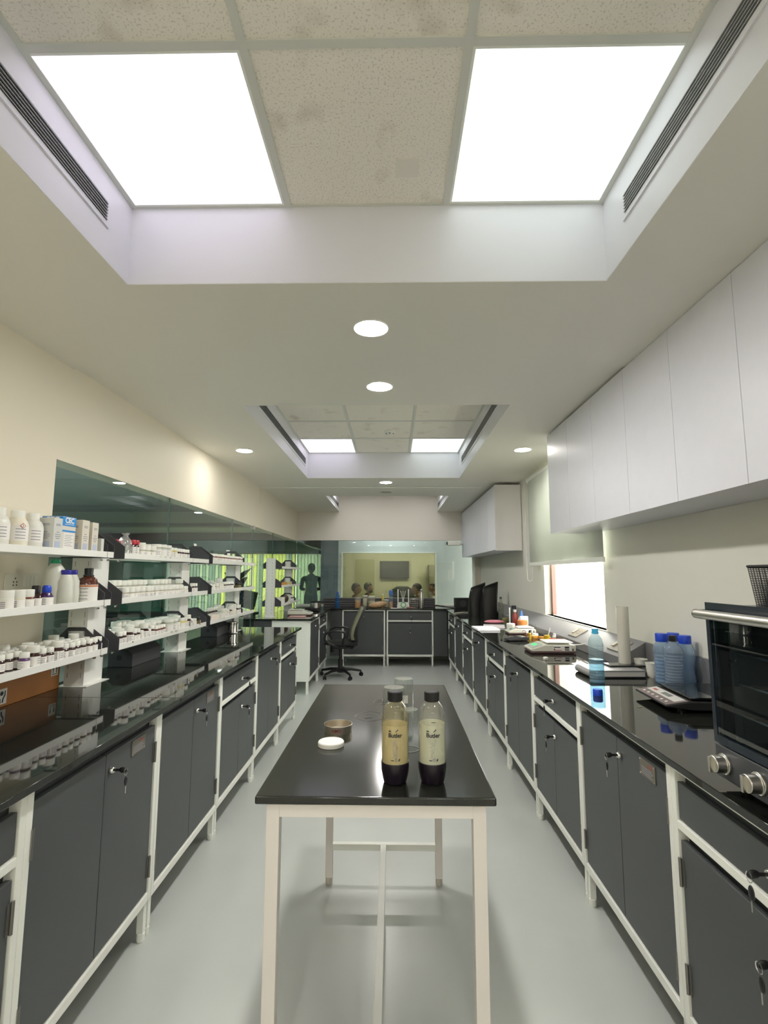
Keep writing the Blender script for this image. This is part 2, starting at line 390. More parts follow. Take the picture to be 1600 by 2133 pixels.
# window frame in right wall
w = struct(MB().box(XR+.06, XR+.10, WY1-.05, WY1, WZ0, WZ1).box(XR+.06, XR+.10, WY0, WY0+.03, WZ0, WZ1).box(XR+.06, XR+.10, WY0, WY1, WZ1-.04, WZ1).build('window_1', pm('brown_frame', (.22, .12, .10), .5)))
MB().box(XR+.075, XR+.08, WY0, WY1, WZ0, WZ1).build('pane', glass('window_pane', (.97, .98, .97), .6), w)
struct(MB().box(XR-.012, XR+.06, WY0-.04, WY1+.04, WZ0-.02, WZ0).build('trim_3', FRAME))
# roller blind
t = empty('roller_blind', 'grey-white fabric roller blind half drawn over the side window', 'roller blind', (XR-.05, 4.55, 2.46))
MB().cyl((0, -1.03, 0), .028, 1.98, 'y').build('roller_tube', FRAME, t)
v = []; n = 60
m = MB()
BF = transl('blind_fabric', (.76, .79, .73), .2)
for i in range(n+1):
    y = -1.0+1.89*i/n; v += [(-.02+.004*math.sin(i*.9)*0, y, 0), (-.022, y, -.45), (-.022+.006*math.sin(i*.8)*math.cos(i*.23), y, -.89)]
m.add(v, [(3*i+k, 3*i+3+k, 3*i+4+k, 3*i+1+k) for i in range(n) for k in (0, 1)])
fb = m.build('fabric', BF, t); sol = fb.modifiers.new('thick', 'SOLIDIFY'); sol.thickness = .0012
MB().box(-.032, -.012, -1.0, .89, -.925, -.89).build('bottom_rail', FRAME, t, bevel=.003)
pts = [(-.03, .92, 0)] + [(-.035, .92+.0*k, -.1*k) for k in range(1, 11)]
ch = [(-.05, .92, -.02-1.02*k/10) for k in range(11)] + [(-.02-.03*math.cos(a), .925, -1.05-.035*math.sin(a)) for a in (.5, 1.1, 1.6, 2.1, 2.7)] + [(.012, .93, -1.02*(10-k)/10-.02) for k in range(11)]
MB().tube(ch, .0025, 6).build('pull_chain', WHITE, t)

# ------------------------------------------------------------------ glass partitions
def pane(name, x0, x1, y0, y1, z0, z1, mat): return struct(MB().box(x0, x1, y0, y1, z0, z1).build(name, mat))
for k, (a, c) in enumerate([(2.492, 3.828), (3.834, 5.36), (5.366, 6.177), (6.183, 7.2), (7.206, 8.94)]):
    w = pane('window_%d' % (k+2), XL-.016, XL-.006, a, c, .02, 2.024, GP)
    MB().box(XL-.0165, XL-.0055, c-.004, c+.001, .02, 2.024).build('pane_edge', pm('glass_edge', (.05, .12, .10), .3), w)
w = pane('window_7', XL, -.2, YB+.03, YB+.04, .92, 2.034, GPB); w = pane('window_8', -.195, 1.398, YB+.03, YB+.04, .92, 2.034, GPB)
struct(MB().box(XL, 1.40, YB, YB+.08, 0, .92).build('wall_low', WALLR))
tag(MB().box(XL-.03, XL+.012, 6.12, 6.20, 1.985, 2.03).build('patch_fitting', STEEL, bevel=.003), 'small steel patch fitting at the top of the glass door', 'door fitting')
struct(MB().box(1.40, 1.43, 8.90, 8.95, .9, 2.035).build('trim_4', FRAME))

# ------------------------------------------------------------------ cabinets
def lock_parts(parent, x, z, hang=True, y=-.001):
    MB().lathe([(.0125, 0), (.0125, -.006), (.009, -.011), (0.0005, -.011)][::-1], (x, y, z), 18, 'y').build('lock', CHROME, parent)
    if hang:
        k = MB(); k.box(x-.001, x+.001, y-.030, y-.010, z-.004, z+.004); k.sph((x, y-.042, z), (.0045, .015, .010), 12, 8)
        k.build('key', BLK, parent)
        h = MB().mat(CHROME); h.tube([(x+.011*math.sin(a), y-.052, z-.006-.011*math.cos(a)) for a in [i*PI/6 for i in range(12)]], .0012, 5, True)
        h.mat(BLK).sph((x+.004, y-.052, z-.038), (.010, .004, .017), 12, 8); h.mat(CHROME).box(x+.001, x+.006, y-.053, y-.051, z-.078, z-.05)
        h.build('spare_key', BLK, parent)
def cabinet(w, kind, label, loc, rz, plate=None, doors=2, D=.56, side=1, hang=True, group='grey under-bench cabinets', legs4=True, whiteside=False):
    t = empty('base_cabinet', label, 'cabinet', loc, rz, group); p = .025
    fr = MB()
    fr.box(.001, p, -.004, .03, .15, .878); fr.box(w-p, w-.001, -.004, .03, .15, .878)
    fr.box(p, w-p, -.004, .03, .858, .878); fr.box(p, w-p, -.004, .03, .15, .182)
    if kind == 'drawer': fr.box(p, w-p, -.004, .03, .692, .716)
    fr.build('frame', FRAME, t, bevel=.002)
    MB().box(.004, w-.004, .031, D, .165, .872).build('carcass', FRAME if whiteside else DOOR, t)
    for x in (p/2+.006, w-p/2-.006):
        for y in ((.02, D-.03) if legs4 else (.02,)):
            l = MB(); l.box(x-.0125, x+.0125, y-.0125, y+.0125, .035, .15); l.lathe([(.013, .0), (.016, .008), (.016, .03), (.012, .035)], (x, y, 0), 14)
            l.build('leg', FRAME, t)
    if kind == 'drawer':
        d = MB().box(p+.004, w-p-.004, .002, .02, .722, .828).build('drawer', DOOR, t, bevel=.0015)
        lock_parts(d, w/2+.02*side, .775, hang)
        zt = .662; zl = .595
    else: zt = .828; zl = .770
    d0, d1 = p+.004, w-p-.004
    if doors == 2:
        mid = w/2; spans = [(d0, mid-.0015, -1), (mid+.0015, d1, 1)]
    else: spans = [(d0, d1, 1)]
    for a, c, s in spans:
        d = MB().box(a, c, .002, .02, .188, zt).build('door', DOOR, t, bevel=.0015)
        hx = d0 if s < 0 else d1
        for zc in ((.72, .28) if kind != 'drawer' else (.57, .28)):
            hg = MB(); hx2 = hx+(.003 if s > 0 else -.003)
            hg.cyl((hx2, -.004, zc-.04), .0045, .08, 'z', 8); hg.box(hx2-(0 if s < 0 else .014), hx2+(.014 if s < 0 else 0), -.001, .002, zc-.038, zc+.038)
            hg.build('hinge', HINGE, d)
        if s == side or doors == 1: lock_parts(d, w/2+(.03*side if doors == 2 else 0), zl, hang)
        if plate and s == (1 if plate[0] > w/2 else -1):
            q = MB().mat(pm('plate_steel', (.17, .15, .12), .35, metal=.4)); x0, x1 = plate; q.box(x0, x1, -.001, .002, .764, .820)
            q.mat(RED); [q.box(x0+.058+.008*k, x0+.063+.008*k, -.0013, -.001, .803, .811) for k in range(4)]
            q.mat(GREYINK)
            for k in range(4): q.box(x0+.012, x1-.015-.01*(k % 2), -.0013, -.001, .772+.007*k, .7745+.007*k)
            for cx_ in (x0+.005, x1-.005):
                for cz_ in (.769, .815): q.mat(CHROME).cyl((cx_, -.003, cz_), .002, .002, 'y', 8)
            q.build('nameplate', STEEL, d)
    return t
PL_ = .7785; FX = -.985
kindsL = [(-1, 'drawer', None), (0, 'door', (.56, .665)), (1, 'door', (.56, .67)), (2, 'drawer', None), (3, 'door', None), (4, 'drawer', None)]
lbl = ['grey cabinet with a drawer over doors, nearest under the shelf-rack bench', 'grey double-door cabinet with steel nameplate, nearest of its kind under the rack bench',
  'grey double-door cabinet with small nameplate, second of its kind under the rack bench', 'grey drawer-over-doors cabinet between two double-door ones under the rack bench',
  'plain grey double-door cabinet last but one under the rack bench', 'grey drawer-over-door cabinet at the far end of the rack bench']
for (k, kd, pl), l in zip(kindsL, lbl):
    cabinet(PL_, kd, l, (FX, 1.4337+k*PL_, 0), PI/2, pl, whiteside=False)
cabinet(PL_, 'door', 'grey cabinet under the rack bench, beside the camera', (FX, 1.4337-2*PL_, 0), PI/2)
PR_ = .7907; FXR = .862
lblR = ['grey drawer-over-door cabinet nearest the camera below the oven', 'grey double-door cabinet with steel nameplate under the window-side bench',
 'grey drawer-over-doors cabinet just beyond the nameplated one, window-side bench', 'grey double-door cabinet third along the window-side bench',
 'grey drawer cabinet fourth along the window-side bench', 'grey double-door cabinet fifth along the window-side bench', 'grey drawer cabinet sixth along the window-side bench',
 'grey double-door cabinet seventh along the window-side bench', 'grey drawer cabinet farthest along the window-side bench']
for k in range(9):
    yend = 1.675+k*PR_
    cabinet(PR_, 'drawer' if k % 2 == 0 else 'door', lblR[k], (FXR, yend, 0), -PI/2, (.585, .69) if k == 1 else None)
cabinet(PR_, 'door', 'grey cabinet under the window-side bench, beside the camera', (FXR, .884, 0), -PI/2)
# second left bench, end bench
cabinet(.80, 'door', 'white-sided grey cabinet at the near end of the short bench by the chair', (-1.02, 6.36, 0), PI/2, None, 2, .55, whiteside=True, hang=False)
cabinet(.80, 'drawer', 'grey drawer cabinet behind the office chair on the short bench', (-1.02, 7.165, 0), PI/2, None, 2, .55, hang=False)
cabinet(.69, 'door', 'wide grey door cabinet under the end bench, behind the chair', (-.81, 8.25, 0), 0, None, 1, .55, hang=False)
cabinet(.745, 'drawer', 'grey cabinet with wide drawer under the end bench, right of the chair', (-.10, 8.25, 0), 0, None, 1, .55, hang=True)
b = MB(); b.box(-1.0, -.815, 8.262, 8.28, .16, .875); tag(b.build('filler_panel', DOOR), 'dark grey corner filler panel behind the chair', 'panel')
b = MB(); b.box(.65, .86, 8.262, 8.28, .16, .875); tag(b.build('filler_panel', DOOR), 'dark grey corner filler panel at the window-side end of the end bench', 'panel')
# worktops
def slab(x0, x1, y0, y1, label, z0=.879, name='worktop', mat=None):
    return tag(MB().box(x0, x1, y0, y1, z0, .90).build(name, mat or STONE, bevel=.002), label, 'worktop', 'black granite worktops')
slab(XL+.001, -.945, -.3, 2.332, 'black granite worktop nearest the camera on the rack side')
slab(XL+.001, -.945, 2.334, 3.66, 'black granite worktop between the first and second rack uprights')
slab(XL+.001, -.945, 3.662, 5.35, 'black granite worktop at the far end of the long rack bench')
slab(.832, XR-.001, -.3, 4.6, 'long black granite worktop under the wall cabinets, carrying the oven and bottles')
slab(.832, XR-.001, 4.602, YB-.002, 'far black granite worktop along the window side with the black bags')
slab(XL+.001, -.985, 6.30, 8.205, 'short black granite worktop with the pan and white scale by the chair')
slab(XL+.001, .830, 8.207, YB-.002, 'black granite worktop across the end of the room with jars and router')
tag(MB().box(XL+.002, -1.49, 6.32, 6.34, .80, .878).build('apron_panel', CHAR), 'dark apron panel under the short bench beside its white end', 'panel')
tag(MB().box(-1.488, -1.02, 6.335, 6.359, .15, .878).build('end_panel', FRAME, bevel=.002), 'white end panel of the short bench facing the camera', 'panel')
for x in (-1.04, -1.46):
    tag(MB().box(x-.0125, x+.0125, 6.336, 6.358, 0, .149).build('panel_leg', FRAME), 'short white leg under the %s edge of the white bench end panel' % ('aisle' if x > -1.2 else 'glass'), 'leg')

# ------------------------------------------------------------------ reagent racks
SX0, SX1 = -1.682, -1.44
def rack(y0, y1, ups, label, zs=(1.08, 1.32, 1.56), top=1.60, base=.90, cutfront=False):
    t = empty('reagent_rack', label, 'shelf rack', (0, 0, 0), 0, 'white reagent racks with three shelves')
    for (a, c) in ups:
        u = MB().mat(SHELFM).box(-1.618, -1.519, a, c, base+.003, top); u.box(-1.645, -1.49, a-.02, c+.02, base, base+.003)
        u.mat(BLK)
        for k in range(int((top-base-.05)/.042)):
            z = base+.04+k*.042
            for x in (-1.602, -1.535): u.box(x-.0012, x+.0012, a-.0006, a+.002, z, z+.026)
        u.mat(CHROME)
        for x in (-1.632, -1.503): u.cyl((x, a-.008, base+.003), .004, .003, 'z', 8)
        u.build('upright', SHELFM, t, bevel=.001)
    for z in zs:
        f = MB(); f.box(SX0+.006, SX1-.006, y0, y1, z-.026, z-.012); f.box(SX1-.006, SX1, y0, y1, z-.03, z+.0); f.box(SX0, SX0+.006, y0, y1, z-.03, z)
        f.build('shelf', SHELFM, t, bevel=.001)
        for yy, nt_ in [(y0-.004, 0)]*(y0 > 1.6) + [(a-.0045, 1) for a, c in ups if a > y0] + [(y1+.004, 0)]*(y1 < 4.5):
            g = MB(); zb = z-.032; h = .115
            zt_ = zb+h+.022
            if nt_:
                g.prism([(SX0, zb), (-1.61, zb), (-1.61, zt_), (SX0+.072, zt_), (SX0, zb+.065)], 'y', yy-.002, yy+.002); g.prism([(-1.527, zb), (SX1, zb), (SX1, zb+.065), (SX1-.087, zt_), (-1.527, zt_)], 'y', yy-.002, yy+.002)
                g.box(-1.61, -1.527, yy-.002, yy+.002, zt_-.018, zt_); g.box(-1.61, -1.527, yy-.002, yy+.002, zb, zb+.04)
            else: g.prism([(SX0, zb), (SX1, zb), (SX1, zb+.065), (SX1-.10, zt_), (SX0+.10, zt_), (SX0, zb+.065)], 'y', yy-.002, yy+.002)
            g.build('bracket', CHAR, t)
            MB().cyl((SX1-.03, yy-.007, z-.042), .005, .014, 'y', 10).build('bolt', CHROME, t)
    return t
rack(.9, 2.605, [(2.55, 2.71)], 'white three-tier reagent rack nearest the camera, with big bottles on top')
rack(2.715, 3.972, [(3.66, 3.80)], 'white three-tier reagent rack second from the camera, full of white jars')
rack(4.06, 5.328, [(4.93, 5.07)], 'white three-tier reagent rack third from the camera, before the glass door')
rack(6.62, 7.95, [(6.50, 6.60), (7.62, 7.74)], 'white reagent rack on the short bench with clear jars of orange powder', top=1.645, zs=(1.06, 1.30, 1.545))

# ------------------------------------------------------------------ bottle kinds
def fin(t): return t
def vial(kind, r=.02, h=.072, capc=None, body=None, lab=True, capr=.86, caph=.3):
    """small screw-cap bottle: body, cap and wrapped label"""
    t = bpy.data.objects.new(kind, None); COL.objects.link(t)
    hb = h*(1-caph); pr = [(r*.94, 0), (r, r*.12), (r, hb*.82), (r*.72, hb*.97), (r*.66, hb+.002)]
    MB().lathe(pr, seg=14).build('body', body or AMBER, t)
    cr = r*capr; MB().lathe([(cr, hb*.985), (cr*1.03, hb+.003), (cr, h-.002), (cr*.92, h)], seg=16).build('cap', capc or WHITE, t)
    if lab:
        m = MB().mat(LABEL).lathe([(r+.0004, hb*.16), (r+.0004, hb*.76)], seg=16, cap=False)
        m.mat(GREYINK)
        for q in range(3):
            z = hb*(.3+.14*q)
            for a0 in (-2.6, -1.2, .2):
                n = 4; vs = []
                for k in range(n+1):
                    a = a0+(.9-.2*(q % 2))*k/n
                    vs += [((r+.0008)*math.cos(a), (r+.0008)*math.sin(a), z), ((r+.0008)*math.cos(a), (r+.0008)*math.sin(a), z+hb*.035)]
                m.add(vs, [(2*k, 2*k+2, 2*k+3, 2*k+1) for k in range(n)])
        m.build('label', LABEL, t)
    return t
TINT_BROWN = pm('amber_glass_light', (.16, .045, .02), .15, coat=.4)
YEL = pm('yellow_powder', (.62, .55, .22), .5)
P = {}
P['amber'] = vial('amber_vial'); P['amberbig'] = vial('amber_bottle', .027, .09)
P['brown'] = vial('brown_vial', .018, .062, body=TINT_BROWN)
P['white'] = vial('white_jar', .028, .068, JARW, JARC, capr=1.0, caph=.42)
P['whitetall'] = vial('tall_white_jar', .028, .105, JARW, JARC, lab=False, capr=1.0, caph=.3)
P['whitesm'] = vial('small_white_bottle', .017, .055, JARW, JARC, caph=.35)
P['clearjar'] = vial('clear_jar', .033, .085, JARW, pm('frosted_plastic', (.60, .62, .54), .3), capr=.98, caph=.22)
P['yellow'] = vial('yellow_bottle', .024, .075, JARW, YEL, caph=.25)
P['dark'] = vial('black_capped_jar', .026, .06, BLK, pm('olive_glass', (.14, .11, .04), .2, coat=.3), lab=False, capr=1.02, caph=.35)
P['redcap'] = vial('red_capped_bottle', .019, .092, pm('red_cap', (.42, .012, .03), .35), AMBER, capr=.95, caph=.27)
P['violet'] = vial('violet_banded_bottle', .021, .072, WHITE, pm('violet_bottle', (.10, .04, .14), .3))
rescan(); USED = {}
def put(kind, x, y, z, label, cat, group=None, rz=None, sc=None):
    rz = random.uniform(0, 6.28) if rz is None else rz
    root = P[kind]
    if kind not in USED:
        USED[kind] = 1; root.location = (x, y, z); root.rotation_euler = (0, 0, rz); tag(root, label, cat, group)
        if sc: root.scale = (sc, sc, sc)
        return root
    d = dup(root, (x, y, z), rz, label, group or root.get('group'), sc or 1.0); d['category'] = cat
    if not group and 'group' in d.keys(): del d['group']
    return d
NM = {'amber': ('white-capped amber vial', 'vial'), 'amberbig': ('larger white-capped amber bottle', 'bottle'), 'brown': ('brown vial with white cap', 'vial'),
      'white': ('white plastic jar', 'jar'), 'whitetall': ('tall white plastic jar', 'jar'), 'whitesm': ('small white bottle', 'bottle'), 'clearjar': ('frosted wide jar with white lid', 'jar'),
      'yellow': ('yellow bottle with white cap', 'bottle'), 'dark': ('dark jar with black lid', 'jar'), 'redcap': ('red-capped bottle', 'bottle'), 'violet': ('violet-banded white-capped bottle', 'bottle')}
def row(where, rowname, grp, x, y0, z, seq, gap=.004, jx=.004):
    """one row of bottles running away from the camera; seq = list of kinds"""
    y = y0; R_ = {'amber': .02, 'amberbig': .027, 'brown': .018, 'white': .028, 'whitetall': .028, 'whitesm': .017, 'clearjar': .033, 'yellow': .024, 'dark': .0265, 'redcap': .019, 'violet': .021}
    for i, k in enumerate(seq):
        if isinstance(k, (int, float)): y += k; continue
        r = R_[k]; y += r
        n, c = NM[k]; pos = i+1-sum(isinstance(q, (int, float)) for q in seq[:i])
        put(k, x+random.uniform(-jx, jx), y, z, '%s, %s from near end, %s row, %s' % (n, ORD[pos-1], rowname, where), c, grp, sc=random.uniform(.97, 1.0))
        y += r+gap
# rack 1, bottom shelf
A, V, AB, BR, WJ, WT, WS, CJ, YB_, DK, RC = 'amber', 'violet', 'amberbig', 'brown', 'white', 'whitetall', 'whitesm', 'clearjar', 'yellow', 'dark', 'redcap'
ZL, ZM, ZTP = 1.0682, 1.3082, 1.5482
w1, w2, w3 = 'bottom shelf, first rack', 'bottom shelf, second rack', 'bottom shelf, third rack'
g = 'small bottles on the bottom shelf of the first rack'
row(w1, 'front', g, -1.468, 2.035, ZL, [V, AB, A, A, AB, A, A, A, A, A, A, A])
row(w1, 'second', g, -1.516, 1.965, ZL, [A, A, A, AB, A, A, AB, A, A, A, A, A, A])
row(w1, 'third', g, -1.566, 1.985, ZL, [AB, A, A, A, AB, A, A, A, A, A, A, AB])
row(w1, 'rear', g, -1.62, 2.02, ZL, [A, A, AB, A, A, A, A, A, A, AB, A])
# rack 2
g = 'small bottles on the bottom shelf of the second rack'
row(w2, 'front', g, -1.468, 2.74, ZL, [A, A, AB, A, A, WS, AB, WS, A, BR, BR, BR, BR, .01, CJ, CJ, WS, WS, YB_, YB_, AB, BR, WS, WS, DK, WS])
row(w2, 'second', g, -1.525, 2.76, ZL, [A, AB, A, A, AB, WT, WT, CJ, CJ, CJ, CJ, CJ, CJ, YB_, AB, WS, WS, A, A])
row(w2, 'rear', g, -1.60, 2.74, ZL, [AB, A, .02, A, .03, WT, WT, WT, .03, AB, CJ, CJ, CJ, CJ, CJ, CJ])
w = 'middle shelf, second rack'; g = 'white jars on the middle shelf of the second rack'
row(w, 'front', g, -1.472, 2.76, ZM, [WJ, WJ, WJ, WJ, WJ, WJ, WJ, WJ, WJ, WJ, WJ, WJ, WJ, WS, WS, WS, WS, WS, A, A])
row(w, 'second', g, -1.53, 2.78, ZM, [WJ]*9+[.02]+[WJ]*4+[.05, WT])
row(w, 'rear', g, -1.60, 2.74, ZM, [WT]*9+[.06]+[WT]*5)
w = 'top shelf, second rack'; g = 'bottles on the top shelf of the second rack'
row(w, 'front', g, -1.470, 2.76, ZTP, [.06, RC, RC, .02, WJ, WJ, WJ, CJ, CJ, CJ, YB_, YB_, A, A, A, A, A])
row(w, 'rear', g, -1.54, 2.74, ZTP, [RC, RC, RC, .08, WJ, WJ, AB, CJ, CJ, CJ, A, A, A, A, A, A, A])
# rack 3
w = 'top shelf, third rack'; g = 'bottles on the top shelf of the third rack'
row(w, 'front', g, -1.470, 4.10, ZTP, [BR]*22)
row(w, 'rear', g, -1.54, 4.10, ZTP, [A]*12+[WS]*9)
w = 'middle shelf, third rack'; g = 'bottles on the middle shelf of the third rack'
row(w, 'front', g, -1.470, 4.09, ZM, [BR, WS, WS, .02, WJ, WT, WS, WS, A, A, A, A, A, A, .12, DK, DK])
row(w, 'rear', g, -1.56, 4.12, ZM, [DK, DK, DK, .03, CJ, WJ, WJ, .05, DK, DK, DK])
g = 'bottles on the bottom shelf of the third rack'
row(w3, 'front', g, -1.472, 4.36, ZL, [CJ, CJ, YB_, BR, AB, WT, WT, WS, AB, AB, WS, WS])
row(w3, 'rear', g, -1.58, 4.12, ZL, [DK, DK, DK, .02, DK, AB, AB, AB, AB, WT, AB, AB])
# end-bench rack
w = 'bottom shelf, short-bench rack'; g = 'bottles on the short-bench rack'
row(w, 'front', g, -1.475, 7.42, 1.0482, [AB, AB])
# small printed cards
def card(x, y, z, wd, h, label, rz=PI/2):
    tag(MB().box(-wd/2, wd/2, -.001, .001, 0, h).build('label_card', LABEL, loc=(x, y, z), rot=(-.15, 0, rz)), label, 'card')
card(-1.56, 2.60, 1.645, .05, .04, 'white card clipped on the black bracket between the first and second rack')
card(-1.56, 4.0, 1.645, .05, .04, 'white card clipped on the black bracket between the second and third rack')
card(-1.62, 5.0, 1.63, .10, .05, 'white card standing on the third rack above its top shelf')
tag(MB().box(-.045, .045, -.10, .10, 0, .045).build('carton', pm('pinkish_card', (.74, .66, .58), .7), loc=(-1.50, 4.22, ZL), bevel=.002), 'low cream carton at the near end of the third rack bottom shelf', 'box')
# polythene bag over red caps
m = MB(); random.seed(3)
vs = []; nn = 12
for j in range(7):
    for i in range(nn):
        a = 2*PI*i/nn; r = [.028, .032, .034, .030, .018, .010, .02][j]*random.uniform(.8, 1.15); vs.append((r*math.cos(a), r*1.3*math.sin(a), [0, .02, .05, .08, .098, .108, .125][j]*random.uniform(.97, 1.03)+.0008*(j == 0)))
m.add(vs, [(j*nn+i, j*nn+(i+1) % nn, (j+1)*nn+(i+1) % nn, (j+1)*nn+i) for j in range(6) for i in range(nn)]); 
tag(m.build('plastic_bag', glass('polythene', (.90, .90, .88), 1.6, .12, .22, (.8, .8, .78)), loc=(-1.475, 2.775, ZTP)), 'crumpled clear plastic bag tied among red-capped bottles on the second rack', 'bag')

# rack 1 big bottles
def big_bottle(name, label, cat, prof, bodym, cap, capm, loc, seg=24, labm=None, labz=None, extra=None, sq=None, rz=0, group=None):
    t = empty(name, label, cat, loc, rz, group); b = MB().lathe(prof, seg=seg)
    if sq:
        b.v = [(x*sq[0], y*sq[1], z) for x, y, z in b.v]
    b.build('body', bodym, t)
    c = MB().lathe(cap, seg=seg); c.build('cap', capm, t)
    if labz:
        r = labz[2]; l = MB().mat(labm or LABEL).lathe([(r, labz[0]), (r, labz[1])], seg=24, cap=False)
        if sq: l.v = [(x*sq[0], y*sq[1], z) for x, y, z in l.v]
        l.mat(GREYINK)
        for q in range(4):
            z = labz[0]+(labz[1]-labz[0])*(.15+.2*q)
            l.add([((r+.0006)*math.cos(-1.9+.9*k/5)*(sq[0] if sq else 1), (r+.0006)*math.sin(-1.9+.9*k/5)*(sq[1] if sq else 1), z+dz) for k in range(6) for dz in (0, .003)], [(2*k, 2*k+2, 2*k+3, 2*k+1) for k in range(5)])
        l.build('label', LABEL, t)
    return t
PW = pm('milky_plastic', (.70, .70, .64), .35); PW2 = pm('cream_plastic', (.74, .70, .58), .4)
pr = [(.037, 0), (.040, .004), (.040, .095), (.034, .112), (.022, .125), (.021, .13)]
cp_ = [(.023, .124), (.024, .13), (.024, .15), (.022, .152)]
for y, l, mt in ((1.90, 'white plastic reagent bottle at the picture edge on top of the first rack', PW), (2.00, 'cream bottle with an orange hazard diamond on top of the first rack', PW2), (2.088, 'white plastic reagent bottle beside the cartons on top of the first rack', PW)):
    t = big_bottle('reagent_bottle', l, 'bottle', pr, mt, cp_, WHITE, (-1.505, y, ZTP), labz=(.03, .09, .0406), labm=LABEL, rz=.9, group='large white reagent bottles on top of the first rack')
    if 'hazard' in l:
        q = MB().mat(RED); M_ = T((0, 0, .085)) ; q.prism([(0, -.011), (.011, 0), (0, .011), (-.011, 0)], 'y', -.0425, -.0418); q.mat(WHITE).prism([(0, -.008), (.008, 0), (0, .008), (-.008, 0)], 'y', -.0430, -.0424)
        q.mat(INK).box(-.001, .001, -.0434, -.0430, -.004, .004); q.v = [(x, y_, z+.09) for x, y_, z in q.v]; q.build('hazard_label', RED, t, rot=(0, 0, .25))
def carton(x0, x1, y0, y1, z0, h, label, mat, deco, group='cartons on top of the first rack'):
    t = empty('carton', label, 'box', ((x0+x1)/2, (y0+y1)/2, z0), 0, group); a, c = (x1-x0)/2, (y1-y0)/2
    MB().box(-a, a, -c, c, 0, h).build('box_body', mat, t, bevel=.001)
    d = MB(); deco(d, a, c, h); d.build('print', INK, t); return t
BLUEB = pm('blue_print', (.01, .24, .66), .5); CART = pm('carton_cream', (.66, .62, .53), .65); CARG = pm('carton_grey', (.60, .61, .58), .65)
def text_lines(d, a, c, h, zs):
    for z, wd in zs:
        d.mat(GREYINK).box(-a*wd, a*wd, -c-.0008, -c-.0002, h*z, h*z+.003)
        d.box(a+.0002, a+.0008, -c*wd, c*wd, h*z, h*z+.003)
def deco_plain(d, a, c, h):
    text_lines(d, a, c, h, [(.80, .5), (.76, .5), (.55, .3), (.48, .6), (.42, .6), (.36, .4)])
    d.mat(pm('pale_blue', (.45, .5, .62), .6)).box(a+.0002, a+.0009, -c*.6, c*.6, h*.08, h*.28); d.box(-a*.6, a*.6, -c-.0009, -c-.0002, h*.08, h*.28)
def deco_cec(d, a, c, h):
    d.mat(BLUEB); d.box(-a, a, -c-.0008, -c+.0002, h*.73, h*.985); d.box(a-.0002, a+.0008, -c, c, h*.73, h*.985); d.box(-a, a, -c, c, h-.001, h+.0006)
    d.box(a, a+.0007, -c*.98, c*.98, h*.56, h*.61)
    d.mat(WHITE); add_text(d, 'CEC', .033, T((0, -c-.001, h*.89)), bold=.0012); add_text(d, 'CEC', .033, T((a+.001, 0, h*.89)) @ Matrix.Rotation(PI/2, 4, 'Z'), bold=.0012)
    d.box(-a*.6, a*.6, -c-.0014, -c-.0006, h*.775, h*.79); d.box(a, a+.0014, -c*.7, c*.7, h*.775, h*.79)
    d.mat(LABEL).box(a, a+.0008, -c*.75, c*.75, h*.08, h*.53)
    d.mat(GREYINK)
    for k in range(7): d.box(a+.0008, a+.0012, -c*.6, c*(.6-.25*(k % 2)), h*(.46-.05*k), h*(.46-.05*k)+.002)
    d.mat(pm('pale_blue', (.45, .5, .62), .6)).box(a, a+.0009, -c, c, h*.0+.001, h*.06)
carton(-1.52, -1.445, 2.135, 2.19, ZTP, .14, 'narrow grey-white carton between the white bottles and the blue-topped box', CARG, deco_plain)
carton(-1.555, -1.462, 2.215, 2.31, ZTP, .155, 'white carton with blue top band on top of the first rack', pm('carton_white', (.66, .64, .58), .65), deco_cec)
carton(-1.535, -1.452, 2.345, 2.40, ZTP, .152, 'cream carton next to the blue-topped box on the first rack', CART, deco_plain)
carton(-1.535, -1.452, 2.425, 2.475, ZTP, .148, 'cream carton farthest along the top of the first rack', CART, deco_plain)
tag(MB().box(-.02, .02, -.012, .012, 0, .075).build('carton', CARG, loc=(-1.47, 2.515, ZTP), bevel=.001), 'slim pale carton beside the black bracket on top of the first rack', 'box')
# mid shelf
JP = [(.030, 0), (.032, .003), (.032, .052), (.027, .058)]
for i, (y, mt, l) in enumerate([(1.94, JARW, 'white-capped jar nearest the camera on the middle shelf of the first rack'), (2.0, PW2, 'white-capped cream jar on the middle shelf of the first rack, second from the camera'), (2.05, TINT_BROWN, 'white-capped brown jar on the middle shelf of the first rack')]):
    big_bottle('reagent_jar', l, 'jar', [(r*.78, z*.9) for r, z in JP], mt, [(.024, .048), (.025, .052), (.025, .076), (.023, .078)], WHITE, (-1.475, y, ZM), labz=(.006, .040, .0255))
big_bottle('amber_bottle', 'amber bottle with black cap beside the blue-capped one, first rack', 'bottle', [(.022, 0), (.023, .003), (.023, .05), (.012, .062), (.012, .066)], AMBER, [(.015, .06), (.016, .064), (.015, .09), (.012, .092)], BLK, (-1.49, 2.12, ZM), labz=(.006, .04, .0234))
big_bottle('violet_bottle', 'small dark bottle with bright blue cap on the first rack', 'bottle', [(.026, 0), (.027, .003), (.027, .045), (.016, .062), (.014, .066)], pm('violet_glass', (.05, .02, .10), .2), [(.016, .062), (.0175, .066), (.017, .085), (.012, .092)], BLUEC, (-1.475, 2.165, ZM), labz=(.006, .042, .0274))
MILK = pm('milky_white_bottle', (.62, .63, .56), .35)
big_bottle('plastic_bottle', 'tall milky bottle with green cap, middle shelf of the first rack', 'bottle', [(.040, 0), (.043, .004), (.043, .13), (.038, .16), (.022, .182), (.018, .19)], MILK, [(.018, .184), (.02, .187), (.02, .204), (.018, .206)], pm('green_cap', (.02, .36, .17), .4), (-1.525, 2.285, ZM))
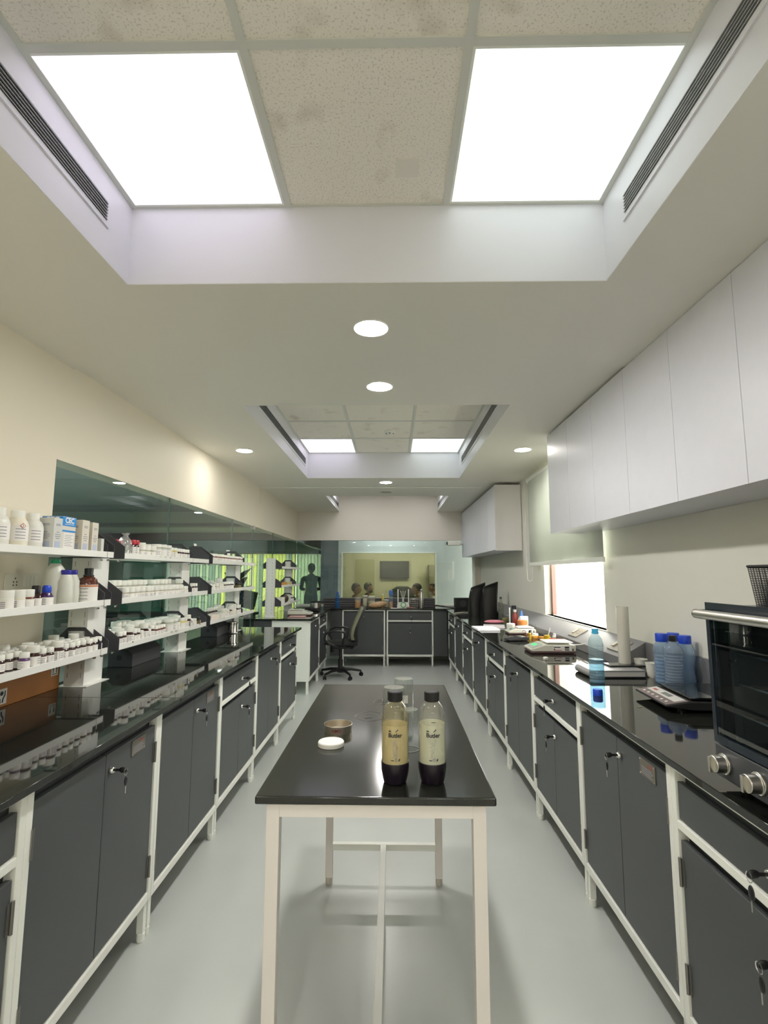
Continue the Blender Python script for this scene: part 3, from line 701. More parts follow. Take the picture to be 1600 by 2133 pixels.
big_bottle('plastic_bottle', 'milky bottle with blue cap beside the green-capped one', 'bottle', [(.031, 0), (.034, .004), (.036, .05), (.033, .08), (.034, .105), (.022, .135), (.02, .142)], MILK, [(.021, .136), (.0225, .139), (.0225, .156), (.020, .158)], pm('indigo_cap', (.03, .03, .30), .4), (-1.478, 2.29, ZM))
big_bottle('plastic_bottle', 'milky bottle with blue cap mostly hidden behind its twin', 'bottle', [(.031, 0), (.034, .004), (.036, .05), (.033, .08), (.034, .105), (.022, .135), (.02, .142)], MILK, [(.021, .136), (.0225, .139), (.0225, .156), (.020, .158)], pm('indigo_cap', (.03, .03, .30), .4), (-1.52, 2.40, ZM))
t = big_bottle('amber_reagent_bottle', 'large amber reagent bottle with black cap and cream label, middle shelf', 'bottle', [(.041, 0), (.043, .003), (.043, .098), (.036, .118), (.018, .130), (.017, .134)], pm('amber_clear', (.09, .02, .008), .12, coat=.6), [(.024, .128), (.024, .134), (.019, .136), (.020, .165), (.017, .168)], BLK, (-1.485, 2.475, ZM), labz=(.008, .088, .0436))
l = MB().mat(pm('orange_print', (.62, .22, .10), .6)).lathe([(.0442, .078), (.0442, .086)], seg=24, cap=False); l.build('label_band', None, t)
# dark-lidded jar at picture edge, bottom shelf
big_bottle('clear_storage_jar', 'clear jar with brown lid at the picture edge on the bottom shelf', 'jar', [(.036, 0), (.038, .004), (.038, .075), (.030, .095), (.028, .10)], glass('jar_glass', (.86, .84, .74), 1.2, .05, .25, (.6, .56, .48)), [(.032, .098), (.034, .101), (.034, .118), (.032, .12)], pm('brown_lid', (.05, .012, .015), .4), (-1.56, 1.92, ZL), labz=(.015, .05, .0386))
# wooden box on the bench with symbols
t = empty('wooden_box', 'orange-brown wooden box with handling symbols on the bench under the first rack', 'box', (-1.655, 2.32, .90))
MB().box(-.035, .035, -.20, .20, .0, .150).build('box_body', WOOD, t, bevel=.002)
xx = .0355
d = MB().mat(LABEL).box(xx-.0003, xx+.0004, .135, .185, .065, .118)
MA = T((xx+.001, 0, 0)) @ Matrix.Rotation(PI/2, 4, 'Z')
def sh(poly, mat=INK):
    d.mat(mat).prism(poly, 'x', xx+.0004, xx+.001)
for yc in (.148, .172): sh([(yc-.002, .078), (yc+.002, .078), (yc+.002, .096), (yc+.006, .096), (yc, .108), (yc-.006, .096), (yc-.002, .096)])
sh([(.141, .071), (.179, .071), (.179, .074), (.141, .074)])
d.build('handling_label', INK, t)
d = MB().mat(LABEL).box(xx-.0003, xx+.0004, -.198, -.140, .012, .074)
for s in (-1, 1):
    yc = -.169; sh([(yc+s*.003, .018), (yc+s*.010, .018), (yc+s*.012, .032), (yc+s*.021, .045), (yc+s*.021, .064), (yc+s*.016, .064), (yc+s*.015, .048), (yc+s*.005, .034)])
d.mat(INK).cyl((xx+.0004, -.169, .056), .009, .0008, 'x', 16)
d.build('handling_label', INK, t)
t.location = (-1.655, 2.32, .90)
# glove dispensers
for y0, y1, l in ((3.06, 3.43, 'black metal dispenser box with top slot under the second rack'), (4.52, 4.86, 'black metal dispenser box with top slot under the third rack')):
    t = empty('dispenser_box', l, 'dispenser', (-1.60, (y0+y1)/2, .90), 0, 'black dispenser boxes under the racks'); w = (y1-y0)/2
    pf = [(-.085, .003), (.06, .003), (.06, .075), (.022, .105), (-.055, .105), (-.085, .08)]
    MB().prism(pf, 'y', -w, w).build('case', CHAR, t, bevel=.0015)
    MB().box(-.035, .008, -w*.45, w*.45, .1035, .106).build('slot', BLKM, t)
    MB().cyl((-.02, -w-.0012, .055), .016, .002, 'y', 20).build('side_hole', BLKM, t)
    MB().box(-.085, .062, -w*.999, w*.999, .0, .004).build('base_strip', BLK, t)
    for zz in (.02, .06):
        for yy in (-w+.01, w-.01): MB().cyl((.0595, yy, zz), .003, .002, 'x', 8).build('screw', CHROME, t)
t = empty('steel_canister', 'shiny stainless canister with clamp rim under the third rack', 'canister', (-1.488, 4.79, .90))
MB().lathe([(.045, .0), (.047, .004), (.040, .01), (.040, .085), (.047, .09), (.047, .1)], seg=28).build('body', CHROME, t)
MB().lathe([(.044, .1), (.044, .106), (.01, .112)], seg=28).build('lid', STEEL, t)
for s in (-1, 1): MB().tube([(0, s*.046, .08), (0, s*.062, .07), (0, s*.062, .04), (0, s*.041, .03)], .004, 8).build('handle', CHROME, t)
t = empty('glass_flask', 'small clear glass flask beside the stainless canister', 'flask', (-1.475, 4.90, .90))
MB().lathe([(.030, 0), (.032, .006), (.022, .04), (.010, .062), (.010, .09), (.013, .092)], seg=20, cap=False).build('body', CLEAR, t)
# wall socket plate on left wall
t = empty('switch_plate', 'cream wall plate with sockets and switches on the wall behind the first rack', 'switch plate', (XL+.0005, 2.325, 1.412), PI/2)
MB().box(-.115, .115, -.006, 0, -.038, .038).build('plate', pm('plate_cream', (.74, .72, .62), .4), t, bevel=.003)
for k in range(4): MB().box(.0+.024*k-.008, .0+.024*k+.013, -.009, -.006, -.025, .025).build('switch', pm('plate_cream2', (.78, .76, .68), .35), t, bevel=.001)
h = MB()
for (x, z) in ((-.055, .016), (-.065, 0), (-.045, 0), (-.065, -.014), (-.045, -.014)): h.cyl((x, -.0068, z), .0035, .001, 'y', 10)
h.build('socket', BLK, t)

# ------------------------------------------------------------------ wall cabinets (right)
UX, UZ0, UZ1 = 1.214, 1.759, ZS-.016
def wall_cab(y0, y1, nd, label, z0, z1, zt=0, endpanel=False, cap=None):
    t = empty('wall_cabinet', label, 'wall cabinet', (UX, y1, 0), -PI/2, 'lilac-white wall cabinets'); w = y1-y0
    MB().box(.0, w, .020, XR-UX-.002, z0+.001, z1-.001).build('carcass', UCAB, t)
    for k in range(nd):
        a, c = w*k/nd+.0012, w*(k+1)/nd-.0012
        MB().box(a, c, 0, .018, z0, z1).build('door', UCAB, t, bevel=.001)
    return t
SE = [3.925, 3.49, 3.045, 2.592, 2.16, 1.727, 1.30, .87, .44]
NMU = ['lilac-white wall cabinet leaf over the window, farthest of the near run', 'lilac-white wall cabinet door second from the window end of the near run']
lab_u = ['lilac-white wall cabinet whose doors overhang the side window', 'lilac-white wall cabinet in the middle of the near run, with faint stains', 'lilac-white wall cabinet above the kitchen scale, with stains', 'lilac-white wall cabinet above the oven, at the picture edge']
for k in range(4): wall_cab(SE[2*k+2], SE[2*k], 2, lab_u[k], UZ0, UZ1)
t = wall_cab(6.03, YB-.01, 6, 'lilac-white wall cabinet run at the far end with a white end panel', 1.735, 2.505)
MB().box(YB-.01-6.03+.001, YB-.01-6.03+.02, -.004, .40-.09, 1.725, 2.51).build('end_panel', pm('end_panel_white', (.76, .74, .74), .4), t, bevel=.001)
# ------------------------------------------------------------------ trunking on right bench
t = empty('cable_trunking', 'grey sloping cable trunking with sockets along the window-side bench', 'trunking', (0, 0, 0))
x0 = 1.36
MB().prism([(x0, .9005), (XR-.001, .9005), (XR-.001, 1.045), (XR-.012, 1.045), (x0, .955)], 'y', 3.15, 8.1).build('channel', TRUNK, t, bevel=.002)
MB().box(XR-.014, XR-.001, 1.0, 3.148, .9005, 1.045).build('upstand', TRUNK, t)
for y in (3.62, 4.5, 5.5, 6.8): MB().box(0, .003, -.003, .003, 0, .001).build('joint_strip', FRAME, t, loc=(x0, y, .957))
ang = math.atan2(.09, XR-.012-x0)
for i, y in enumerate((4.05, 3.32)):
    s = MB().box(-.055, .055, -.085, .085, 0, .008).build('socket_plate', PLATE, t, bevel=.002, loc=(x0+.078, y, .955+.0415+.002), rot=(0, -ang, 0))
    MB().box(-.026, .026, .03, .062, .008, .016).build('plug_switch', pm('bronze_light', (.50, .44, .36), .4), s, bevel=.002)
    h = MB()
    for (x, yy) in ((.012, -.02), (-.014, -.03), (-.014, -.01), (.02, -.055), (-.01, -.06)): h.cyl((x, yy, .008), .0042, .0008, 'z', 10)
    h.build('socket_hole', BLK, s)
# ------------------------------------------------------------------ oven
t = empty('toaster_oven', 'large black countertop oven with glass door, steel bar handle and two knobs', 'oven', (.865, .90, .90)); 
OD, OW, OH = .46, .545, .475     # depth x, width y, height z
o = MB(); o.box(.02, OD, 0, .012, .03, OH-.02); o.box(.02, OD, OW-.012, OW, .03, OH-.02); o.box(.02, OD, 0, OW, OH-.02, OH-.008); o.box(.02, OD, 0, OW, .02, .105); o.box(OD-.012, OD, 0, OW, .03, OH)
o.build('case', pm('oven_black', (.02, .022, .026), .3), t, bevel=.002)
o = MB(); o.box(.045, OD-.02, .02, .028, .11, OH-.03); o.box(.045, OD-.02, OW-.028, OW-.02, .11, OH-.03); o.box(OD-.03, OD-.02, .02, OW-.02, .11, OH-.03); o.build('liner', pm('oven_liner', (.34, .34, .31), .4, metal=.3), t)
for zz in (.18, .26, .34):
    r = MB(); r.tube([(.06, .03, zz), (.06, OW-.03, zz)], .003, 6); r.tube([(OD-.04, .03, zz), (OD-.04, OW-.03, zz)], .003, 6)
    for k in range(12): y = .05+k*(OW-.1)/11; r.tube([(.06, y, zz), (OD-.04, y, zz)], .0018, 5)
    r.build('wire_rack', STEEL, t)
for yy in (.36, .40): MB().tube([(.30, yy, .38), (.30, yy, .43)], .006, 6).build('heating_element', pm('element', (.55, .45, .25), .4), t)
d = MB().mat(glass('oven_glass', (.46, .54, .58), 1.8, .01)).box(.002, .010, .012, OW-.010, .125, OH-.045).build('door', None, t)
f = MB(); f.box(.0, .012, 0, OW, OH-.045, OH-.0); f.box(.0, .012, 0, OW, .108, .128); f.box(0, .012, OW-.014, OW, .128, OH-.045); f.box(0, .012, 0, .014, .128, OH-.045)
f.build('door_frame', pm('oven_frame', (.022, .030, .042), .15), d)
hd = MB().mat(STEEL).tube([(-.034, -.01, OH-.030), (-.034, OW-.018, OH-.030)], .0125, 18); hd.mat(pm('oven_frame', (.02, .02, .02), .2)).box(-.034, 0, OW-.03, OW-.018, OH-.036, OH-.018); hd.box(-.034, 0, .002, .02, OH-.036, OH-.018)
hd.mat(BLK).cyl((-.034, OW-.018, OH-.030), .0125, .003, 'y', 18)
hd.build('handle', STEEL, d)
MB().box(.0, .02, 0, OW, .022, .104).build('control_panel', pm('panel_grey', (.055, .058, .065), .4), t, bevel=.003)
for k, yy in enumerate((OW-.04, OW-.165, OW-.29, OW-.415)):
    kn = MB().mat(STEEL).lathe([(.026, .0), (.026, -.006), (.0215, -.008), (.021, -.032), (.019, -.034)][::-1], (.0, yy, .062), 28, 'x'); kn.box(-.044, -.033, yy-.004, yy+.004, .062-.019, .062+.019)
    kn.build('knob', STEEL, t, bevel=.0008)
for (xx_, yy) in ((.05, .04), (.05, OW-.04), (OD-.05, .04), (OD-.05, OW-.04)): MB().lathe([(.014, .0), (.016, .02)], (xx_, yy, 0), 14).build('foot', BLK, t)
# mesh basket on the oven
t = empty('mesh_basket', 'black wire-mesh basket standing on top of the oven', 'basket', (1.045, 1.23, .90+OH-.008))
def frus(z): k = .091+.008*z/.105; return k
m = MB(); N_ = 80
def sqp(i, z):
    k = frus(z); per = i/N_*4; s = int(per) % 4; u = (per-int(per))*2-1
    q = [(u, -1), (1, u), (-u, 1), (-1, -u)][s]; return (q[0]*k*1.35, q[1]*k, z)
for i in range(N_): m.tube([sqp(i, 0), sqp(i, .105)], .0008, 4)
for k in range(24): m.tube([sqp(i, .105*k/24) for i in range(N_)], .0011, 4, True)
m.build('wire_mesh', BLK, t)
m = MB(); m.tube([sqp(i, .105) for i in range(N_)], .0035, 6, True); m.tube([sqp(i, 0) for i in range(N_)], .003, 6, True); m.build('rim', BLK, t)
MB().box(-.115, .115, -.086, .086, 0, .002).build('base', BLK, t)
# contents of basket: clamps (dark)
tag(MB().box(-.05, .05, -.03, .03, 0, .07).build('tissue_pack', pm('dark_pack', (.03, .03, .035), .6), loc=(1.06, 1.23, .90+OH-.0055), bevel=.006), 'dark packet inside the wire-mesh basket on the oven', 'packet')
# ------------------------------------------------------------------ kitchen scale
t = empty('kitchen_scale', 'black glass-topped digital kitchen scale beside the oven', 'scale', (1.315, 2.27, .90), -.06)
t.scale = (1.06, 1.15, 1.0)
MB().prism([(-.20, .022), (-.10, .010), (.13, .010), (.13, .045), (-.11, .045), (-.20, .030)], 'y', -.13, .13).build('body', BLKM, t, bevel=.004)
MB().box(-.105, .125, -.125, .125, .052, .060).build('glass_platform', pm('black_glass', (.008, .010, .010), .03), t, bevel=.002)
k = MB().mat(pm('scale_panel', (.16, .12, .12), .35)); sl = math.atan2(.015, .09)
pn = k.box(-.045, .04, -.125, .125, 0, .002).build('control_panel', None, t, loc=(-.153, 0, .0375), rot=(0, -sl, 0), bevel=.001)
q = MB().mat(pm('silver_strip', (.62, .60, .58), .35)).box(-.006, .036, -.11, .11, .002, .0028); q.mat(pm('lcd', (.18, .20, .16), .2)).box(.006, .026, -.045, .02, .0028, .0034)
q.mat(RED).box(.008, .02, .06, .09, .0028, .0033); q.mat(WHITE)
for i in range(6): q.cyl((-.026, -.09+.036*i, .002), .006, .0008, 'z', 10)
q.build('display', None, pn)
for (a, c) in ((-.13, -.1), (-.13, .1), (.09, -.1), (.09, .1)): MB().cyl((a, c, 0), .014, .012, 'z', 12).build('foot', BLK, t)
MB().cyl((0, 0, .045), .03, .008, 'z', 16).build('pillar', BLK, t)
# ------------------------------------------------------------------ bottles right
def ribbed(r, h0, h1, n, amp, base):
    out = []
    for i in range(n*4+1):
        z = h0+(h1-h0)*i/(n*4); out.append((r-amp*(.5-.5*math.cos(i*PI/2)), z))
    return out
BG = glass('blue_pet', (.80, .90, .93), 1.4, .03, .16, (.62, .74, .78)); BG2 = glass('blue_tritan', (.70, .82, .92), 1.2, .05, .38, (.42, .56, .72))
t = empty('water_bottle', 'open ribbed light-blue water bottle standing on the window-side bench', 'bottle', (1.045, 2.70, .90))
b_ = [(.034, 0), (.038, .006)] + ribbed(.038, .012, .115, 7, .0022, 0) + [(.038, .125), (.036, .14)] + ribbed(.037, .15, .19, 3, .0015, 0) + [(.036, .2), (.030, .222), (.018, .24), (.0145, .247), (.0145, .272)]
MB().lathe(b_, seg=28).build('body', BG, t)
MB().lathe([(.0345, .003), (.0345, .118)], seg=24).build('water', glass('water', (.66, .84, .93), .4, 0, .16, (.2, .48, .68)), t)
MB().lathe([(.0155, .246), (.018, .25), (.018, .253), (.0155, .256), (.0155, .272)], seg=20).build('neck_ring', glass('cyan_neck', (.35, .75, .9), 1.2, .05, .35, (.05, .5, .8)), t)
tag(MB().lathe([(.0215, 0), (.0215, .024), (.019, .028)], seg=26).build('bottle_cap', BLUEC, loc=(.940, 2.43, .90)), 'loose blue bottle cap lying in front of the open water bottle', 'bottle cap')
pr2 = [(.040, 0), (.043, .005), (.042, .03), (.037, .07), (.036, .10), (.044, .145), (.043, .172), (.032, .20), (.027, .208)]
def blue_sports(x, y, lab, ribs=False):
    t = empty('water_bottle', lab, 'bottle', (x, y, .90), 0, 'blue-capped bottles beside the kitchen scale')
    p = pr2 if not ribs else ([(.038, 0), (.040, .005)]+ribbed(.040, .01, .15, 8, .0018, 0)+[(.041, .165), (.036, .19), (.028, .205), (.026, .21)])
    MB().lathe(p, seg=28).build('body', BG2, t)
    MB().lathe([(r-.0025, z) for r, z in p if z < .105], seg=24).build('water', glass('water_blue', (.42, .66, .88), .3, 0, .40, (.10, .32, .60)), t)
    MB().lathe([(.028, .204), (.029, .208), (.029, .242), (.027, .246)], seg=28).build('cap', BLUEC, t)
blue_sports(1.395, 2.725, 'ribbed blue-capped bottle nearest the paper cups', True)
blue_sports(1.470, 2.75, 'blue-capped bottle at the back, behind the black-capped one')
blue_sports(1.468, 2.64, 'curvy blue-capped bottle nearest the oven')
t = empty('water_bottle', 'ribbed smoky bottle with black cap among the blue-capped ones', 'bottle', (1.386, 2.60, .90))
MB().lathe([(.040, 0), (.044, .005)]+ribbed(.044, .01, .165, 11, .002, 0)+[(.044, .17), (.038, .195), (.020, .212), (.0145, .22), (.0145, .232)], seg=28).build('body', glass('smoky_pet', (.66, .74, .82), 1.3, .04, .42, (.36, .45, .56)), t)
c = MB().mat(BLK).lathe([(.0165, .222), (.017, .225), (.017, .248), (.015, .25)], seg=20).build('cap', BLK, t)
# paper cups
def cup(x, y, l):
    t = empty('paper_cup', l, 'cup', (x, y, .90), 0, 'paper cups on the window-side bench')
    MB().lathe([(.0, .003), (.024, .003), (.025, 0), (.026, 0), (.0345, .074), (.033, .074), (.0245, .006), (0, .006)], seg=24, cap=False).build('body', pm('paper_cup', (.74, .73, .66), .6), t)
    MB().tube([(.0345*math.cos(a*PI/12), .0345*math.sin(a*PI/12), .074) for a in range(24)], .0016, 6, True).build('rim', pm('paper_cup', (.74, .73, .66), .6), t)
cup(1.405, 2.985, 'small white paper cup farther from the scale'); cup(1.405, 2.855, 'small white paper cup nearest the blue-capped bottles')
# white tube standing
t = empty('plastic_cylinder', 'tall translucent white cylinder standing by the sockets', 'cylinder', (1.322, 3.0, .90))
MB().lathe([(.033, .006), (.033, .365), (.030, .365), (.030, .008)], seg=28, cap=False).build('tube', glass('frost_tube', (.9, .9, .85), 1.0, .2, .65, (.78, .76, .68)), t)
MB().lathe([(.040, 0), (.040, .006), (.033, .008)], seg=28).build('base', WHITE, t)
# notebook
t = empty('notebook', 'dark-covered notebook with rings lying behind the open water bottle', 'book', (1.215, 2.915, .90), .02)
MB().box(-.15, .135, -.10, .10, .002, .008).build('back_cover', BLKM, t); MB().box(-.15, .13, -.097, .097, .008, .034).build('pages', pm('pages', (.62, .60, .56), .7), t)
MB().box(-.15, .135, -.10, .10, .034, .040).build('front_cover', pm('cover', (.30, .30, .30), .35), t, bevel=.002)
MB().cyl((-.152, -.10, .021), .020, .20, 'y', 18).build('spine', pm('cover', (.3, .3, .3), .35), t)
t = empty('tablet', 'thin dark tablet lying on the notebook edge', 'tablet', (1.30, 2.965, .9405), .03)
MB().box(-.10, .10, -.05, .05, 0, .008).build('body', BLK, t, bevel=.002)
MB().box(-.095, .095, -.046, .046, .008, .0085).build('screen', pm('screen_dark', (.02, .02, .022), .1), t)
# weighing balance
def balance(loc, rz, label, s=1.0, disp=True, dark=False):
    t = empty('weighing_balance', label, 'scale', loc, rz); body = pm('balance_cream', (.64, .63, .54), .4); t.scale = (s, s, s)
    MB().prism([(-.17, .012), (-.175, .03), (-.075, .06), (.13, .06), (.14, .05), (.14, .012)], 'y', -.10, .10).build('body', body, t, bevel=.006)
    MB().box(-.17, .138, -.098, .098, .002, .012).build('base', pm('balance_base', (.10, .05, .05), .6), t)
    MB().box(-.06, .125, -.088, .088, .068, .076).build('pan', pm('pan_white', (.80, .79, .74), .25), t, bevel=.003); MB().box(-.02, .09, -.05, .05, .058, .07).build('pan_support', STEEL, t)
    sl = math.atan2(.03, .1)
    p = MB().box(-.040, .040, -.085, .085, 0, .002).build('keypad', pm('keypad', (.36, .40, .36), .35), t, loc=(-.122, 0, .047), rot=(0, -sl, 0), bevel=.001)
    MB().box(-.014, .016, -.03, .045, .002, .003).build('display', emi('green_lcd', (.12, .75, .25), .35) if disp else pm('lcd', (.18, .2, .16), .2), p)
    q = MB().mat(LABEL).box(-.02, .105, -.1012, -.1002, .018, .052); q.mat(RED).box(-.015, .04, -.1018, -.1012, .022, .026); q.mat(INK).box(-.015, .03, -.1018, -.1012, .040, .046)
    q.prism([(-.018, .026), (-.006, .026), (-.012, .038)], 'y', -.1018, -.1012); q.box(.06, .09, -.1018, -.1012, .022, .030); q.box(.06, .09, -.1016, -.1012, .035, .048); q.box(.112, .120, -.1016, -.1, .02, .035)
    q.build('rating_label', None, t)
    for a in (-.13, .11):
        for c_ in (-.08, .08): MB().cyl((a, c_, -.002), .012, .006, 'z', 10).build('foot', BLK, t)
    return t
balance((1.135, 3.74, .902), .0, 'cream digital weighing balance with lit green display on the window-side bench', 1.0)
tag(MB().tube([(1.275, 3.76, .945), (1.33, 3.74, .95), (1.40, 3.72, .965), (1.44, 3.55, .985), (1.45, 3.38, 1.0)], .004, 8).build('power_cable', WHITE), 'white power cable from the weighing balance to the socket', 'cable')
tag(MB().box(-.012, .012, -.012, .012, 0, .018).build('plug_adapter', WHITE, loc=(.99, 3.40, .9), rot=(0, 0, .4), bevel=.003), 'tiny white plug piece in front of the weighing balance', 'plug')
# calculator
t = empty('calculator', 'black pocket calculator lying on the window-side bench', 'calculator', (1.03, 4.36, .90), .25)
MB().prism([(-.09, .004), (.09, .004), (.095, .03), (.06, .034), (-.09, .014)], 'y', -.05, .05).build('body', BLKM, t, bevel=.003)
MB().box(.03, .07, -.04, .04, .030, .034).build('screen', pm('lcd2', (.25, .28, .25), .2), t)
for i in range(4):
    for j in range(4): MB().box(-.08+.026*i, -.062+.026*i, -.042+.022*j, -.026+.022*j, .014+.004*i, .020+.0045*i).build('key', CHAR, t)
# lab clutter farther along
def simple(name, label, cat, prof, mat, loc, seg=20, group=None): return tag(MB().lathe(prof, seg=seg).build(name, mat, loc=loc), label, cat, group)
t = empty('storage_jar', 'jar with orange lid beside the white packs on the window-side bench', 'jar', (1.25, 5.02, .90))
MB().lathe([(.050, 0), (.054, .004), (.054, .05), (.046, .065), (.043, .07)], seg=24).build('body', glass('jar_glass2', (.9, .9, .8), 1.2, .05, .5, (.72, .70, .56)), t); MB().lathe([(.047, .066), (.048, .07), (.048, .105), (.045, .108)], seg=24).build('lid', pm('orange_lid', (.62, .20, .05), .4), t)
balance((1.20, 4.86, .902), .0, 'pale balance partly hidden behind small bottles on the window-side bench', .8, disp=False)
simple('white_pot', 'white round pot beside the orange-lidded jar', 'pot', [(.035, 0), (.04, .005), (.042, .06), (.038, .065)], WHITE, (1.17, 5.16, .9))
tag(MB().box(-.045, .035, -.02, .02, 0, .13).build('white_pack', pm('pack_white', (.80, .80, .80), .4), loc=(1.32, 5.22, .9), rot=(0, 0, .1), bevel=.004), 'upright white pack under the window edge', 'packet')
t = empty('amber_vial', 'slim brown vial with pale cap in front of the small balance', 'vial', (1.145, 4.48, .9))
MB().lathe([(.012, 0), (.012, .045), (.009, .05)], seg=14).build('body', TINT_BROWN, t); MB().lathe([(.010, .05), (.010, .07)], seg=14).build('cap', WHITE, t)
t = empty('yellow_vial', 'slim yellow-gold vial beside the brown one', 'vial', (1.165, 4.44, .9)); MB().lathe([(.013, 0), (.013, .05), (.008, .055)], seg=14).build('body', pm('gold_liquid', (.55, .38, .05), .2), t); MB().lathe([(.009, .055), (.009, .07)], seg=12).build('cap', BLK, t)
def beaker(loc, r, h, liq, label, lh, stick=False, name='glass_beaker', cat='beaker'):
    t = empty(name, label, cat, loc); MB().lathe([(r, .001), (r, h)], seg=24, cap=False).build('body', CLEAR, t); MB().lathe([(r-.002, .002), (r-.002, lh)], seg=24).build('contents', liq, t)
    if stick: MB().tube([(0, 0, .02), (.03, .0, h+.045)], .003, 6).build('stirring_stick', WHITE, t)
    return t
OR = pm('orange_liquid', (.68, .30, .05), .25); YE = pm('yellow_liquid', (.80, .48, .02), .25); RE = pm('red_liquid', (.62, .05, .03), .25)
beaker((1.245, 4.22, .9), .024, .075, YE, 'small glass of yellow liquid with a white stirring stick', .06, True)
beaker((1.300, 4.25, .9), .020, .04, RE, 'first of two small cups of red liquid, nearest the yellow glass', .032, False, 'red_cup', 'cup'); beaker((1.338, 4.20, .9), .020, .045, RE, 'second of two small cups of red liquid, nearest the trunking', .034, False, 'red_cup', 'cup')
simple('screw_lid', 'white screw lid above the red cups', 'lid', [(.018, 0), (.018, .028)], WHITE, (1.30, 4.36, .9)); simple('white_bottle', 'small white bottle beside the red cups', 'bottle', [(.017, 0), (.017, .04), (.012, .045), (.012, .06)], WHITE, (1.34, 4.33, .9))
beaker((1.215, 4.50, .9), .040, .05, OR, 'low glass bowl of orange liquid', .022); beaker((1.275, 4.46, .9), .030, .05, OR, 'second glass bowl of orange liquid near the yellow glass', .02)
simple('white_ball', 'white round lid resting behind the orange bowls', 'lid', [(.024, 0), (.03, .015), (.024, .03)], WHITE, (1.26, 4.62, .9))
beaker((1.30, 4.85, .9), .035, .09, pm('pale_liquid', (.72, .70, .62), .3), 'clear jar with dark rim by the window', .03)
simple('squat_dark_cap', 'tiny dark cap on the bench in front of the small balance', 'cap', [(.011, 0), (.011, .016)], pm('maroon', (.06, .02, .03), .4), (1.09, 4.50, .9))
# papers, pink folder
for k, (x, y, rz, l, mt, h) in enumerate([(.93, 5.22, .05, 'stack of white papers at the edge of the window-side bench', pm('paper', (.82, .81, .86), .6), .018), (1.06, 5.45, -.2, 'open magazine behind the white papers', pm('magazine', (.62, .58, .60), .4), .012)]):
    tag(MB().box(-.11, .11, -.15, .15, 0, h).build('paper_stack', mt, loc=(x, y, .9), rot=(0, 0, rz), bevel=.002), l, 'papers')
tag(MB().sph((0, 0, .022), (.115, .05, .022), 20, 8).build('pink_pouch', pm('pink_cloth', (.62, .22, .28), .7), loc=(1.13, 5.78, .9)), 'pink cloth pouch behind the papers', 'pouch')
# bags, jars
def bag(x, y, l, h, w):
    t = empty('black_bag', l, 'bag', (x, y, .90), 0, 'black polythene bags on the window-side bench'); m = MB(); n = 14; vs = []; J = 9
    for j in range(J+1):
        f_ = j/J; sx = w*(1-.12*f_**2); sy = .11*(1-.75*f_**1.5)
        for i in range(n):
            a = 2*PI*i/n; ca, sa = math.cos(a), math.sin(a); k = 1+.10*math.sin(5*a+f_*2)*(.3+f_)
            vs.append((sx*math.copysign(abs(ca)**.5, ca)*k*.5 + .04*f_**2*w*3, sy*math.copysign(abs(sa)**.5, sa)*k, h*f_*(1+.10*f_*ca)))
    m.add(vs, [(j*n+i, j*n+(i+1) % n, (j+1)*n+(i+1) % n, (j+1)*n+i) for j in range(J) for i in range(n)]+[tuple(range(n))[::-1], tuple(J*n+i for i in range(n))])
    m.build('bag_body', pm('black_poly', (.006, .0055, .005), .35, spec=.3, bump=.15, bscale=30), t, smooth=80)
    MB().tube([(.03, -.02, h*.93), (.05, -.022, h*1.0), (.075, -.01, h*.98)], .006, 6).build('fold', pm('black_poly', (.012, .011, .010), .28), t)
bag(1.13, 7.0, 'black polythene bag nearest the glass, one of two standing together', .395, .21); bag(1.250, 6.745, 'black polythene bag nearest the window, one of two standing together', .41, .21)
t = empty('glass_bottle', 'clear ribbed glass bottle beside the black bags', 'bottle', (1.335, 6.40, .9))
MB().lathe([(.033, 0)]+ribbed(.036, .005, .16, 5, .003, 0)+[(.03, .18), (.014, .215), (.013, .25)], seg=20).build('body', glass('dark_clear', (.75, .75, .68), 1.3, .03, .15, (.3, .3, .26)), t); MB().lathe([(.015, .245), (.015, .268)], seg=14).build('cap', CHAR, t)
beaker((1.345, 6.18, .9), .045, .085, pm('olive', (.28, .22, .06), .3), 'squat jar of olive liquid beside the ribbed glass bottle', .03, False, 'glass_jar', 'jar')
t = empty('dark_flask', 'tall dark flask with a grey cap behind the orange-lidded jar', 'flask', (1.335, 5.72, .9)); MB().lathe([(.036, 0), (.038, .01), (.038, .15), (.028, .17)], seg=20).build('body', CHAR, t); MB().lathe([(.026, .17), (.026, .205)], seg=18).build('cap', BLK, t)
t = empty('steel_rod_stand', 'pale upright rod beside the dark flask', 'rod', (1.262, 5.60, .9)); MB().cyl((0, 0, 0), .007, .19, 'z', 10).build('rod', FRAME, t); MB().cyl((0, 0, 0), .03, .006, 'z', 16).build('base', FRAME, t)
for (x, y, h, l, bm, cm) in ((1.335, 5.58, .17, 'brown-topped red-labelled bottle among the window-side clutter', pm('redbrown', (.30, .05, .04), .3), WHITE), ):
    t = empty('sauce_bottle', l, 'bottle', (x-.02, y, .9)); MB().lathe([(.028, 0), (.03, .005), (.03, h*.6), (.015, h*.8), (.013, h*.86)], seg=18).build('body', bm, t); MB().lathe([(.016, h*.85), (.016, h)], seg=16).build('cap', cm, t)
t = empty('wash_bottle', 'white bottle with blue tapered cap by the window', 'bottle', (1.345, 5.42, .9)); MB().lathe([(.034, 0), (.036, .005), (.036, .09), (.02, .11)], seg=20).build('body', WHITE, t); MB().lathe([(.020, .108), (.008, .165), (.006, .17)], seg=16).build('cap', pm('blue_taper', (.08, .22, .62), .35), t)
